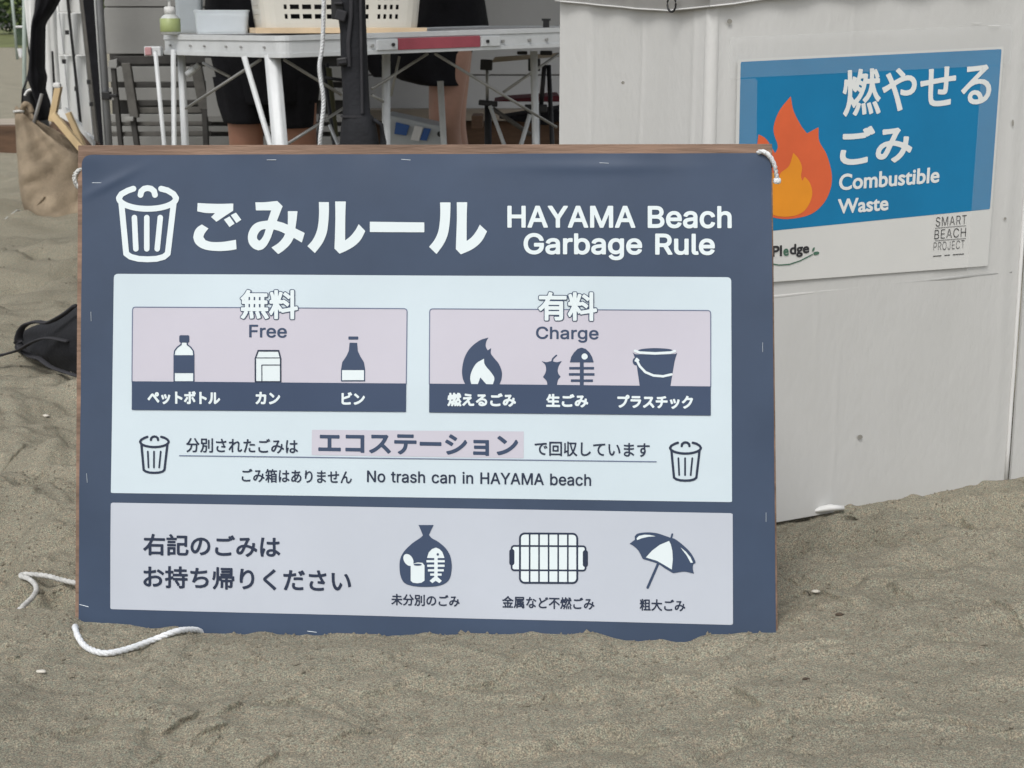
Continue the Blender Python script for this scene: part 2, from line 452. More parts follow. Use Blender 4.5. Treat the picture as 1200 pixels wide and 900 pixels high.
# Latin letter outlines (grotesque, units of 1/1000 em): character -> (advance, contours)
GLYPH = {
    'A': (480, [[16,0,201,509,276,509,463,0,395,0,287,302,280,323,272,346,264,372,255,402,244,438,232,478,245,478,233,437,222,402,213,371,204,345,197,322,191,302,85,0],[110,142,110,199,370,199,370,142]]),
    'B': (456, [[60,0,60,509,241,509,274,507,304,501,329,491,350,477,367,461,381,442,390,421,396,398,398,374,397,353,393,336,387,320,378,307,368,295,356,286,343,278,329,272,315,267,315,262,331,260,347,254,363,245,378,234,391,220,402,203,411,184,416,161,418,136,416,111,410,88,400,67,386,48,368,31,344,18,317,8,284,2,247,0],[125,57,245,57,281,60,309,67,330,80,344,96,353,115,355,137,354,153,350,169,342,184,333,197,320,209,306,218,289,225,269,229,248,231,125,231],[125,285,238,285,256,287,273,290,288,296,302,304,314,314,323,326,330,340,335,355,336,372,333,393,326,412,313,429,294,442,270,449,240,452,125,452]]),
    'C': (510, [[267,-7,225,-3,186,7,150,25,119,49,92,79,70,115,53,157,44,203,40,254,44,305,53,352,70,393,92,429,119,459,150,484,186,501,225,512,267,516,293,514,317,511,340,504,362,496,383,485,402,471,419,456,435,438,448,418,459,397,467,373,473,348,408,348,404,365,397,380,389,395,380,407,369,418,357,428,344,437,330,444,315,449,300,453,284,455,267,456,237,453,209,445,184,432,161,414,141,391,125,364,113,332,106,295,103,254,106,213,113,177,125,145,141,117,161,94,184,76,210,63,237,56,267,53,284,54,300,56,315,60,330,65,344,72,357,81,369,90,380,102,389,114,397,128,404,144,408,160,473,160,467,135,459,112,448,91,435,71,420,53,402,38,383,24,363,13,341,5,317,-2,293,-6]]),
    'E': (419, [[60,0,60,509,372,509,372,452,125,452,125,286,355,286,355,229,125,229,125,57,375,57,375,0]]),
    'F': (410, [[60,0,60,509,369,509,369,452,125,452,125,278,346,278,346,221,125,221,125,0]]),
    'G': (520, [[269,-7,225,-3,185,7,149,25,118,49,91,79,69,116,53,157,43,203,40,254,43,305,53,352,69,393,91,429,117,459,149,484,184,501,223,512,265,516,291,514,316,510,340,504,363,494,384,483,403,469,421,453,436,436,449,416,460,395,468,373,474,349,408,349,402,365,395,379,387,393,378,406,368,417,356,427,344,436,330,443,315,448,300,453,283,455,265,456,236,453,209,445,183,432,160,414,141,392,125,364,113,332,106,295,103,254,106,213,113,177,125,145,141,117,161,95,184,76,210,63,238,56,269,53,296,55,322,61,345,71,365,85,382,102,396,123,407,147,413,173,415,202,434,199,283,199,283,256,478,256,478,200,475,160,466,124,451,91,431,62,406,38,377,19,344,5,308,-4]]),
    'H': (517, [[60,0,60,509,125,509,125,289,392,289,392,509,457,509,457,0,392,0,392,232,125,232,125,0]]),
    'J': (396, [[185,-7,143,-2,106,11,75,33,52,63,38,100,33,145,33,173,98,173,98,145,100,117,108,93,122,74,139,61,160,53,185,50,209,53,230,61,248,74,261,93,269,117,272,145,272,509,336,509,336,145,332,100,318,63,294,33,263,11,227,-2]]),
    'M': (628, [[60,0,60,509,152,509,277,187,280,179,284,170,287,159,291,147,295,135,299,123,303,110,307,97,311,84,315,71,319,60,322,49,307,49,311,59,314,71,318,83,322,95,326,108,330,121,334,134,338,146,342,158,346,169,349,179,352,187,476,509,568,509,568,0,504,0,504,291,504,302,504,314,504,327,505,340,505,354,505,369,505,383,506,398,506,413,506,428,507,443,507,457,513,457,508,441,503,425,498,409,492,393,487,378,482,363,477,348,472,335,467,322,463,310,459,300,456,291,342,0,286,0,170,291,167,300,163,310,159,321,155,333,150,347,145,361,140,376,134,392,129,408,124,424,118,441,112,457,119,457,119,444,120,430,120,416,120,401,121,386,121,372,121,357,121,342,122,328,122,315,122,302,122,291,122,0]]),
    'N': (523, [[60,0,60,509,136,509,343,183,349,174,355,163,363,151,371,137,379,122,388,107,396,90,405,73,414,55,405,54,403,72,402,90,401,108,400,126,399,142,399,157,399,171,399,184,399,195,399,509,463,509,463,0,387,0,202,290,194,303,186,317,177,331,168,346,159,363,148,381,136,402,123,425,108,452,119,454,120,429,121,406,122,384,123,363,124,345,124,328,125,313,125,301,125,291,125,0]]),
    'O': (533, [[267,-7,225,-3,186,7,150,25,119,49,92,79,70,115,53,157,44,203,40,254,44,305,53,352,70,393,92,429,119,459,150,484,186,501,225,512,267,516,309,512,348,501,384,484,415,459,442,429,464,393,480,352,490,305,493,254,490,203,480,157,464,115,442,79,415,49,384,25,348,7,309,-3],[267,53,296,55,324,63,349,76,372,94,392,116,408,144,420,176,428,213,430,254,428,295,420,332,408,365,392,392,372,415,349,433,324,446,296,453,267,456,237,453,210,445,184,433,161,415,142,392,125,364,113,332,106,295,103,254,106,213,113,176,125,144,142,117,161,94,184,76,210,63,237,55]]),
    'P': (445, [[60,0,60,509,235,509,272,506,305,499,332,487,356,471,375,452,390,430,400,404,407,377,409,348,407,318,400,291,390,265,375,243,356,223,332,207,305,195,272,188,235,186,109,186,109,242,233,242,257,244,279,248,297,256,312,266,324,279,333,294,339,310,343,328,344,348,343,367,339,385,333,402,324,416,312,428,297,439,279,446,257,451,232,452,125,452,125,0]]),
    'R': (449, [[60,0,60,509,236,509,273,506,305,500,333,489,356,473,376,455,390,433,401,408,407,381,409,352,407,323,401,296,390,271,376,250,356,232,333,217,305,206,273,200,236,198,96,198,96,255,234,255,258,256,280,260,298,267,313,276,325,287,334,300,340,316,344,333,345,352,344,371,340,389,334,405,325,419,313,430,298,440,279,446,258,451,233,452,125,452,125,0],[353,0,230,229,303,229,428,0]]),
    'S': (447, [[224,-9,188,-7,156,-1,128,9,102,23,81,40,64,60,51,83,42,109,38,137,104,137,108,118,114,102,123,88,136,76,150,66,166,59,185,53,204,50,224,49,246,50,267,54,286,60,303,69,317,79,329,92,338,106,344,122,346,139,344,154,340,168,332,179,322,189,310,197,296,205,280,211,263,217,245,222,184,239,145,253,112,269,86,289,67,313,56,341,52,372,54,400,62,425,75,448,92,468,113,484,138,498,165,508,195,514,227,516,259,514,289,508,316,498,340,484,360,468,377,449,390,427,398,403,401,378,337,378,332,402,320,421,302,437,280,449,254,456,225,459,204,457,185,454,167,448,152,440,139,430,129,418,121,405,117,391,115,376,117,359,122,345,131,334,142,324,155,315,169,308,184,302,198,297,212,293,264,279,279,275,295,270,312,264,328,256,344,248,359,238,372,226,384,213,395,198,402,180,407,161,408,139,406,112,399,87,386,64,370,43,349,25,323,11,294,0,261,-7]]),
    'T': (449, [[32,452,32,509,417,509,417,452,257,452,257,0,193,0,193,452]]),
    'Y': (472, [[203,0,203,208,16,509,91,509,192,344,203,327,213,309,222,292,231,274,240,254,250,230,224,230,233,254,242,275,251,293,260,310,270,327,280,344,381,509,455,509,268,208,268,0]]),
    'a': (389, [[160,-9,137,-7,115,-3,94,5,76,15,60,29,48,45,38,63,32,84,30,108,32,128,36,146,43,161,53,174,64,184,78,193,92,200,108,206,125,211,143,214,161,217,178,220,200,223,218,225,234,227,247,229,257,231,265,235,271,240,274,246,276,255,276,257,275,272,272,285,267,297,260,307,251,315,240,322,227,327,212,330,196,331,178,330,163,327,149,322,137,316,127,309,118,301,110,292,104,283,100,274,41,291,51,313,64,331,79,346,95,358,114,368,133,375,153,380,173,383,194,384,208,384,223,382,239,379,255,375,271,369,286,360,300,350,312,336,322,320,330,301,335,278,337,251,337,0,277,0,277,52,272,52,267,43,260,34,252,25,242,16,229,8,215,1,199,-4,181,-7],[170,45,192,47,211,51,228,59,242,68,254,80,263,93,270,108,274,122,276,138,276,190,272,187,267,184,259,182,251,180,241,178,231,176,221,174,210,173,200,171,191,170,182,169,175,168,161,166,147,163,134,159,122,153,112,147,103,139,97,130,93,118,92,105,93,93,96,82,102,72,109,64,119,57,130,52,142,48,156,46]]),
    'b': (424, [[229,-8,208,-7,189,-3,172,4,159,12,147,21,138,31,130,41,123,50,118,59,112,59,112,0,53,0,53,509,114,509,114,319,118,319,123,327,130,336,137,346,147,355,158,364,171,373,188,379,207,383,229,384,259,382,287,374,313,361,335,342,354,320,370,293,381,261,388,227,390,189,388,151,381,116,370,84,355,57,336,34,313,16,288,3,260,-6],[220,47,242,49,262,55,279,66,294,80,306,97,316,117,323,139,327,163,328,189,327,215,323,239,316,261,307,281,295,298,280,311,262,322,243,328,220,330,198,328,178,322,161,312,147,299,134,282,125,263,118,241,114,216,113,189,114,162,118,138,125,115,135,95,147,78,162,65,179,55,198,49]]),
    'c': (396, [[207,-8,174,-5,144,3,117,16,93,35,72,58,56,85,44,116,37,150,34,187,37,225,44,260,56,291,72,318,93,341,117,360,144,374,174,382,207,384,226,384,243,381,260,377,276,371,291,364,305,356,318,346,330,335,340,322,349,308,356,293,362,277,303,262,300,272,295,281,290,289,284,297,278,304,270,311,261,316,252,321,242,325,231,328,220,329,207,330,184,328,163,321,145,310,130,296,118,278,108,258,102,236,98,212,96,187,98,163,102,139,108,117,118,97,130,80,145,66,163,55,184,49,207,46,220,47,232,49,243,52,253,55,262,60,271,66,279,73,285,80,292,89,297,98,301,107,304,117,363,102,357,86,350,70,341,56,331,43,319,32,306,21,292,12,277,5,261,-1,244,-5,226,-7]]),
    'd': (424, [[195,-8,165,-6,137,3,111,16,89,34,70,57,55,84,43,116,36,151,34,189,36,227,43,261,55,293,70,320,89,342,112,361,137,374,165,382,196,384,218,383,237,379,253,373,267,364,278,355,287,346,295,336,301,327,306,319,311,319,311,509,372,509,372,0,313,0,313,59,307,59,301,50,295,41,287,31,277,21,266,12,252,4,236,-3,217,-7],[205,47,226,49,246,55,263,65,278,78,290,95,299,115,306,138,310,162,312,189,310,216,306,241,300,263,290,282,278,299,263,312,246,322,227,328,205,330,182,328,162,322,145,311,130,298,118,281,108,261,102,239,98,215,96,189,98,163,102,139,109,117,118,97,130,80,145,66,162,55,182,49]]),
    'e': (404, [[212,-8,177,-5,145,3,117,16,92,35,72,58,56,85,44,116,37,150,34,187,36,224,44,258,55,290,71,317,91,340,115,359,142,373,172,382,205,384,226,383,246,380,266,374,285,366,303,355,319,341,334,324,347,305,357,282,365,256,370,227,371,194,371,169,75,169,75,221,338,221,310,202,308,226,304,248,298,269,288,286,277,301,263,314,246,323,227,328,205,330,183,328,164,323,146,313,131,301,119,286,109,270,102,251,97,231,96,211,96,178,98,151,102,127,110,106,121,88,135,73,151,61,169,53,190,48,212,46,227,47,241,49,254,53,265,58,276,65,285,73,294,82,300,93,306,105,365,91,358,72,348,55,335,39,320,26,302,14,283,4,261,-3,237,-7]]),
    'g': (425, [[207,-151,180,-149,156,-146,134,-140,114,-132,97,-122,82,-110,70,-97,59,-84,51,-69,101,-41,107,-49,114,-57,122,-66,131,-74,142,-82,154,-88,169,-93,187,-96,207,-97,236,-95,261,-87,282,-75,298,-58,308,-34,311,-6,311,68,306,68,301,60,294,51,287,41,277,32,266,23,252,16,236,10,217,6,195,5,165,7,138,14,113,27,90,43,71,65,55,90,43,120,36,154,34,191,36,229,43,263,55,293,71,320,90,342,112,361,138,374,166,382,196,384,218,383,237,379,253,373,267,365,279,356,288,346,296,336,302,327,308,319,313,319,313,379,372,379,372,-9,370,-40,363,-67,350,-90,334,-109,314,-124,291,-136,265,-144,237,-149],[205,59,227,61,246,66,264,75,278,87,290,103,300,121,307,142,311,166,312,193,311,219,307,242,300,264,291,283,279,299,264,312,247,322,227,328,205,330,182,328,163,322,145,312,130,298,118,282,109,262,102,241,98,218,96,193,98,167,102,144,109,123,118,104,131,88,145,76,163,66,183,61]]),
    'h': (410, [[114,227,114,0,53,0,53,509,114,509,114,287,102,287,116,319,132,344,152,362,175,374,200,382,227,384,252,383,275,377,295,369,313,356,328,340,341,321,350,298,355,271,357,240,357,0,296,0,296,235,293,263,286,286,273,304,256,318,235,326,210,329,192,328,176,324,161,317,147,308,136,297,126,283,119,266,115,248]]),
    'i': (167, [[53,0,53,379,114,379,114,0],[84,443,73,444,63,448,54,455,47,463,43,472,41,483,43,494,47,504,54,512,63,518,73,522,84,524,95,522,105,518,114,512,121,504,125,494,126,483,125,472,121,463,114,455,105,448,95,444]]),
    'l': (189, [[139,-2,112,0,91,8,74,20,62,37,55,59,53,84,53,509,114,509,114,99,114,83,117,71,120,62,126,57,135,53,146,52,152,52,157,52,160,53,164,53,167,54,170,54,181,3,175,1,169,0,162,-1,154,-2,147,-2]]),
    'n': (410, [[114,227,114,0,53,0,53,379,112,379,112,287,102,287,116,319,132,344,152,362,175,374,200,382,227,384,252,383,275,377,295,369,313,356,328,340,341,321,350,298,355,271,357,240,357,0,296,0,296,235,293,263,286,286,273,304,256,318,235,326,210,329,192,328,176,324,161,317,147,308,136,297,126,283,119,266,115,248]]),
    'o': (415, [[207,-8,174,-5,144,3,117,16,93,35,72,58,56,85,44,116,37,150,34,187,37,225,44,260,56,291,72,318,93,341,117,360,144,374,174,382,207,384,241,382,271,374,299,360,323,341,343,318,359,291,371,260,379,225,381,187,379,150,371,116,359,85,343,58,323,35,299,16,271,3,241,-5],[207,46,231,49,252,55,270,66,285,80,298,97,307,117,314,139,318,163,319,187,318,212,314,236,307,258,298,278,285,296,270,310,252,321,231,328,207,330,184,328,163,321,145,310,130,296,118,278,108,258,102,236,98,212,96,187,98,163,102,139,108,117,118,97,130,80,145,66,163,55,184,49]]),
    'r': (259, [[53,0,53,379,112,379,112,321,115,321,124,339,137,354,152,367,171,377,191,383,213,385,218,385,223,385,229,384,235,384,240,384,243,384,243,322,241,323,236,324,230,324,223,325,215,326,207,326,190,324,174,321,159,315,146,306,135,296,126,284,119,269,115,254,114,237,114,0]]),
    's': (365, [[182,-8,157,-7,133,-3,112,3,93,12,76,24,62,38,50,54,41,73,36,94,94,107,101,87,111,72,124,60,141,52,160,47,181,45,206,47,227,53,244,62,258,74,265,88,268,103,266,115,262,126,254,136,243,144,229,150,212,155,149,170,118,180,92,192,72,208,58,227,50,249,47,274,49,295,55,314,65,332,79,347,95,360,115,370,137,378,161,383,187,384,212,383,234,379,254,372,271,363,286,352,299,339,309,324,318,308,324,290,268,277,262,291,254,304,243,316,228,325,210,331,187,333,166,331,147,326,131,317,119,305,111,292,109,277,110,264,115,253,124,243,136,235,152,229,172,223,229,209,261,200,287,187,306,171,320,153,328,131,331,107,329,85,323,65,312,47,298,31,281,18,260,6,236,-2,210,-7]]),
    't': (227, [[204,379,204,327,6,327,6,379],[65,471,126,471,126,98,127,83,130,70,136,61,144,55,156,51,170,50,175,50,180,50,185,51,191,52,197,53,202,54,213,2,207,0,200,-2,192,-3,184,-3,176,-4,168,-4,138,-1,113,7,92,21,77,41,68,64,65,93]]),
    'u': (410, [[182,-5,158,-3,135,2,115,11,97,23,82,39,69,59,60,82,54,109,53,139,53,379,114,379,114,144,116,117,124,94,137,75,154,61,175,53,200,50,218,51,234,55,249,62,263,71,274,83,283,97,290,113,295,132,296,153,296,379,357,379,357,0,298,0,298,92,307,92,294,60,277,35,257,17,234,5,209,-3]])}


def latin_loops(txt, track=0.0):
    x, out = 0.0, []
    for ch in txt:
        if ch == ' ':
            x += 250 + track; continue
        adv, L = GLYPH[ch]
        for l in L:
            out.append([(x + l[i], l[i + 1]) for i in range(0, len(l), 2)])
        x += adv + track
    return out


def font_loops(txt, res=4):
    c = bpy.data.curves.new('lettering_source', 'FONT')
    c.body = txt; c.fill_mode = 'NONE'; c.resolution_u = res; c.size = 1000
    o = bpy.data.objects.new('lettering_source', c)
    S.collection.objects.link(o)
    bpy.context.view_layer.update()
    me = o.to_mesh()
    n = len(me.vertices)
    co = np.empty(n * 3); me.vertices.foreach_get('co', co); co = co.reshape(-1, 3)
    nxt = {}
    for e in me.edges:
        a, b = e.vertices
        nxt.setdefault(a, []).append(b); nxt.setdefault(b, []).append(a)
    seen, out = set(), []
    for i in range(n):
        if i in seen: continue
        # keep the curve's own direction: vertices of a contour are stored in order
        L, cur = [i], i
        seen.add(i)
        while True:
            c2 = [j for j in nxt.get(cur, []) if j not in seen]
            if not c2: break
            cur = min(c2) if len(L) > 1 or (L[0] + 1) not in c2 else L[0] + 1
            L.append(cur); seen.add(cur)
        out.append([(co[k, 0], co[k, 1]) for k in L])
    o.to_mesh_clear()
    bpy.data.objects.remove(o); bpy.data.curves.remove(c)
    return out


def text_ink(name, txt, quad, m, parent, mp, bold=0.0, latin=False, track=0.0, cell=.5, label=None, cut=None, outline=None):
    """quad = TL,TR,BR,BL pixel corners of the lettering's bounding box; bold in pixels"""
    L = latin_loops(txt, track) if latin else font_loops(txt)
    a = np.array([p for l in L for p in l])
    lx, hx, ly, hy = a[:, 0].min(), a[:, 0].max(), a[:, 1].min(), a[:, 1].max()
    TL, TR, BR, BL = [np.array(q, float) for q in quad]
    w = (np.linalg.norm(TR - TL) + np.linalg.norm(BR - BL)) / 2
    h = (np.linalg.norm(BL - TL) + np.linalg.norm(BR - TR)) / 2
    iw, ih = w - 2 * bold, h - 2 * bold
    LL = [[(bold + (x - lx) / (hx - lx) * iw, bold + (hy - y) / (hy - ly) * ih) for x, y in l] for l in L]
    o_ = outline or 0
    ink = Ink(-2 - o_, -2 - o_, w + 2 + o_, h + 2 + o_, cell)
    ink.glyphs(LL, bold + o_)

    def mapper(x, y):
        u, v = x / w, y / h
        q = (1 - v) * ((1 - u) * TL + u * TR) + v * ((1 - u) * BL + u * BR)
        return mp(q[0], q[1])
    return ink_obj(name, ink, mapper, m, parent, label=label)


# ================================================================ GROUND
# plane of the leaning sign
_t = Vector((-0.12144217, 1.95413758, 0.04865283))
_Rm = Matrix.Rotation(-0.08315776, 3, 'Z') @ Matrix.Rotation(-0.23233559, 3, 'X') @ Matrix.Rotation(-0.01018613, 3, 'Y')
SN = (_Rm @ Vector((0, -1, 0))).normalized()          # towards the viewer
SU = (_Rm @ Vector((1, 0, 0))).normalized()
SV = (_Rm @ Vector((0, 0, 1))).normalized()


def ripple(u, v):
    return 1.5 * .0006 * math.sin(u * 17 + 2.1 * math.sin(v * 9)) + .0005 * math.sin(v * 23 + u * 6 + 1) + .0006 * mnoise.noise(Vector((u * 7, v * 7, 0)))


def signp(px, py, lay=0.0, rip=True):
    p = pl_int(px, py, _t, SN)
    if rip:
        d = p - _t
        lay += ripple(d.dot(SU), d.dot(SV))
    return p + SN * lay


# height of the sand: measured line where sand meets the sign (photo pixels)
SANDLINE = [(-60, 716), (0, 717), (86, 722), (100, 729), (150, 733), (180, 737), (205, 733), (228, 735), (240, 742), (285, 743), (303, 739), (330, 743),
            (400, 744), (470, 746), (500, 743), (520, 746), (545, 742), (580, 744), (620, 742), (660, 745), (700, 742), (722, 748),
            (808, 750), (822, 744), (840, 741), (870, 740), (890, 741), (905, 738), (930, 736), (1000, 733), (1300, 730)]
_lx, _lz, _ly = [], [], []
for px, py in SANDLINE:
    p = pl_int(px, py, _t, SN)
    _lx.append(p.x); _lz.append(p.z); _ly.append(p.y)


def vnoise(x, y, seed):
    xi, yi = np.floor(x).astype(np.int64), np.floor(y).astype(np.int64)
    fx, fy = x - xi, y - yi
    fx = fx * fx * fx * (fx * (fx * 6 - 15) + 10); fy = fy * fy * fy * (fy * (fy * 6 - 15) + 10)

    def h(a, b):
        n = (a * 374761393 + b * 668265263 + seed * 1442695041) & 0xffffffff
        n = ((n ^ (n >> 13)) * 1274126177) & 0xffffffff
        return ((n ^ (n >> 16)) & 0xffff) / 65535.0 * 2 - 1
    a, b, c, d = h(xi, yi), h(xi + 1, yi), h(xi, yi + 1), h(xi + 1, yi + 1)
    return (a * (1 - fx) + b * fx) * (1 - fy) + (c * (1 - fx) + d * fx) * fy


def sst(a, b, x):
    t = np.clip((x - a) / (b - a), 0, 1)
    return t * t * (3 - 2 * t)


SCARP = [((185, 857), (232, 838), 5), ((227, 862), (267, 855), 5), ((133, 832), (158, 827), 3), ((165, 854), (175, 852), 3), ((263, 838), (283, 829), 4),
         ((303, 823), (350, 816), 3), ((860, 824), (897, 847), 5), ((917, 876), (931, 874), 4), ((1013, 722), (1030, 734), 3), ((1160, 738), (1215, 768), 4),
         ((1130, 577), (1172, 590), 4.5), ((1090, 768), (1120, 782), 3), ((380, 868), (440, 846), 3), ((520, 808), (600, 790), 3), ((640, 812), (700, 830), 3),
         ((1095, 870), (1200, 896), 4), ((700, 872), (780, 880), 3), ((10, 782), (24, 780), 4), ((295, 893), (325, 880), 4), ((960, 716), (985, 728), 4),
         ((985, 603), (1010, 597), 6), ((1060, 700), (1100, 712), 3), ((60, 860), (120, 845), 3), ((420, 812), (470, 800), 3), ((760, 800), (800, 822), 3)]
_r = random.Random(11)
for _ in range(85):
    k_ = _r.random()
    x_, y_ = (_r.uniform(0, 600), _r.uniform(765, 895)) if k_ < .33 else (_r.uniform(560, 1200), _r.uniform(765, 895)) if k_ < .6 else (_r.uniform(925, 1200), _r.uniform(620, 770)) if k_ < .85 else (_r.uniform(-40, 80), _r.uniform(450, 660))
    ln_ = _r.uniform(8, 38); an_ = (-.38 if x_ < 520 else .45) + _r.uniform(-.35, .35)
    SCARP.append(((x_, y_), (x_ + ln_ * math.cos(an_), y_ + ln_ * math.sin(an_) * .8), _r.uniform(1.2, 3.2)))
for x_, y_ in ((925, 690), (940, 702), (958, 712), (972, 700), (930, 722), (950, 730), (925, 745), (940, 690), (990, 716)):
    SCARP.append(((x_, y_), (x_ + _r.uniform(8, 18), y_ + _r.uniform(-1, 7)), _r.uniform(2, 4)))
SC = []
for a, b, hh in SCARP:
    A, B = GP(*a, .04), GP(*b, .04)
    SC.append((A.x, A.y, B.x, B.y, hh * .0026))
DENTS = []   # footprints and dimples in the open sand
for _ in range(1300):
    y = random.uniform(2.15, 12) if random.random() < .8 else random.uniform(2.0, 2.6)
    x = random.uniform(-.42 * y - .3, .42 * y + .3)
    s = random.uniform(.025, .09) * (1 if y > 2.3 else .5)
    DENTS.append((x, y, s, random.uniform(.16, .36) * s, random.uniform(0, 3.14), random.uniform(1.2, 2.4)))
# holes seen in the photograph: by the left rope, below the notice box, beside the sign's right foot
for px, py, s, k in ((24, 697, .016, .8), (8, 694, .02, .9), (52, 700, .012, .5), (948, 610, .03, .5), (940, 752, .014, .3), (985, 695, .02, .35), (975, 700, .012, .4)):
    g = GP(px, py, .01 if py < 710 else .04)
    DENTS.append((g.x, g.y, s, k * s, .5, 1.2))


def height(x, y):
    x = np.asarray(x, float); y = np.asarray(y, float)
    lz = np.interp(x, _lx, _lz); ly = np.interp(x, _lx, _ly)
    wob = .02 * vnoise(x * 9, y * 9, 5)
    # right of the sign the mound falls off slowly, left of it quickly
    far = np.interp(x, [-1, -.55, -.48, -.2, .3, .6, 2], [.055, .055, .12, .2, .4, .75, .9])
    wob = wob * sst(.0, .03, y - ly)
    Sg = 1 - sst(ly + .02 + wob, ly + .02 + far + wob, y)
    near = lz + .006 * (vnoise(x * 3, y * 3, 1)) * sst(0, .12, np.abs(y - ly))
    base = .004 * vnoise(x * 2.2, y * 2.2, 2) - .012 * sst(-.45, -.6, x) * (1 - sst(2.2, 2.9, y))
    rough = sst(2.6, 5, y)
    base = base + rough * (.022 * vnoise(x * 1.1, y * 1.4, 3) + .016 * vnoise(x * 3, y * 4, 4))
    h = base + (near - base) * Sg
    k = np.where(np.abs(y - ly) < .03, .45, 1.0)
    wx, wy = vnoise(x * 3.1, y * 3.7, 61), vnoise(x * 3.3 + 9, y * 3.1, 62)
    soft = 1 - .28 * Sg
    h = h + k * soft * (.0045 * vnoise(x * 6.3 + 1.5 * wx, y * 8 + 1.5 * wy, 11) + .0040 * vnoise(x * 15 + 3 + 2 * wy, y * 21 + 2 * wx, 12)) + (1 + .9 * sst(2.1, 3, y)) * .0018 * vnoise(x * 41 + 3 * wx, y * 47, 13) + .0007 * vnoise(x * 110, y * 120, 14)
    # wind / foot streaks
    msk = sst(-.1, .5, vnoise(x * 2.7, y * 2.9, 63))
    # small slumped scarps: narrow steps along wandering lines
    fr_ = 1 + .8 * sst(2.1, 4, y)
    for ang_, fu, fv, A_, sd_ in ((.38, 2.2, 9, .0062, 71), (-.45, 2.6, 8, .0062, 73), (.1, 5, 17, .0030, 75), (-.2, 9, 26, .0015, 77)):
        ca_, sa_ = math.cos(ang_), math.sin(ang_)
        uu, vv = x * ca_ + y * sa_, -x * sa_ + y * ca_
        v_ = vnoise(uu * fu + .5 * wx + 5, vv * fv + .9 * wy + .12 * vnoise(x * 40, y * 40, 79), sd_)
        mk = sst(.0, .45, vnoise(x * fu * 1.7 + 3, y * fv * .45 + 7, sd_ + 1))
        h = h + fr_ * A_ * mk * np.tanh((v_ - .05) / (.05 + .03 * (fv > 12)))
    for sg_, ang_, sd_ in ((1, .42, 21), (-1, -.5, 22)):
        ca_, sa_ = math.cos(ang_), math.sin(ang_)
        uu, vv = x * ca_ + y * sa_, -x * sa_ + y * ca_
        r = 1 - np.abs(vnoise(uu * 3.2 + wx, vv * 15 + 1.6 * wy, sd_))
        mk = msk if sg_ > 0 else 1 - msk
        h = h + .0062 * (r ** 7) * mk
    # crumbly clods where the sand is heaped on the sign
    near_s = np.exp(-((y - ly) / .022) ** 2) * (np.abs(x + .1) < .5)
    h = h + near_s * .0024 * np.maximum(0, vnoise(x * 60, y * 60, 31)) + near_s * .0014 * vnoise(x * 150, y * 150, 32)
    # left crest
    h = h + .012 * np.exp(-((y - (ly + .10)) / .05) ** 2) * sst(-.50, -.60, x) * sst(1.6, 1.9, y) * .0
    # raise beside the sign's right foot, hollow behind
    flat = np.ones_like(h)
    for ax, ay, bx, by, hh in SC:
        ex, ey = bx - ax, by - ay; L = math.hypot(ex, ey)
        sel = (x > min(ax, bx) - .12) & (x < max(ax, bx) + .12) & (y > min(ay, by) - .12) & (y < max(ay, by) + .12)
        if not sel.any(): continue
        xs, ys = x[sel], y[sel]
        t = ((xs - ax) * ex + (ys - ay) * ey) / L / L
        d = ((xs - ax) * ey - (ys - ay) * ex) / L + .003 * vnoise(xs * 22, ys * 2, 41)
        if ex > 0: pass
        en = sst(-.15, .2, t) * (1 - sst(.8, 1.15, t))
        # towards the camera side (d>0): drop sharply then recover
        h[sel] += en * hh * np.where(d < 0, .45 * np.exp(d / .03) * np.tanh(-d / .0025), -.55 * np.exp(-d / .022) * np.tanh(d / .0025))
    for dx, dy, s, dep, a, asp in DENTS:
        m_ = 3.2 * s * asp
        sel = (np.abs(x - dx) < m_) & (np.abs(y - dy) < m_)
        if not sel.any(): continue
        xs, ys = x[sel] - dx, y[sel] - dy
        c, q = math.cos(a), math.sin(a)
        u, v = (xs * c + ys * q) / asp, (-xs * q + ys * c)
        rr = np.sqrt(u * u + v * v) / s + .25 * vnoise(xs * 1.6 / s + dx * 9, ys * 1.6 / s, 51)
        h[sel] += -dep * np.exp(-rr ** 2 * 1.4) + dep * .3 * np.exp(-((rr - 1.5) / .4) ** 2)
    # keep the measured sand line where it is banked against the sign
    wn2 = np.exp(-(np.maximum(np.abs(y - ly) - .012, 0) / .035) ** 2) * (np.abs(x + .1) < .55) * (1 - .3 * sst(ly, ly + .03, y))
    h = h * (1 - .8 * wn2) + .8 * wn2 * (lz + .0022 * vnoise(x * 33, y * 33, 83) + .0018 * np.maximum(0, vnoise(x * 80, y * 80, 84)))
    # the sand lies level along the foot of the notice box
    ga, gb = GP(915, 606, .012), GP(1182, 561, .012)
    L_ = math.hypot(gb.x - ga.x, gb.y - ga.y); ex, ey = (gb.x - ga.x) / L_, (gb.y - ga.y) / L_
    s_ = (x - ga.x) * ex + (y - ga.y) * ey; d_ = -(x - ga.x) * ey + (y - ga.y) * ex
    w_ = np.exp(-(np.minimum(0, d_ + .01) / .07) ** 2) * (1 - sst(.05, .2, d_)) * sst(-.5, -.3, s_) * (1 - sst(L_ + .3, L_ + .6, s_))
    tgt = .014 * sst(.07, .16, s_) - .004 + .005 * vnoise(x * 25, y * 25, 81) + .0022 * vnoise(x * 60, y * 60, 82) * 1.5
    return h * (1 - w_) + tgt * w_


def hz(x, y):
    return float(height(np.array([x]), np.array([y]))[0])


def grow(start, step, ratio, end):
    out, p, s = [], start, step
    while p < end:
        s *= ratio; p += s; out.append(p)
    return out


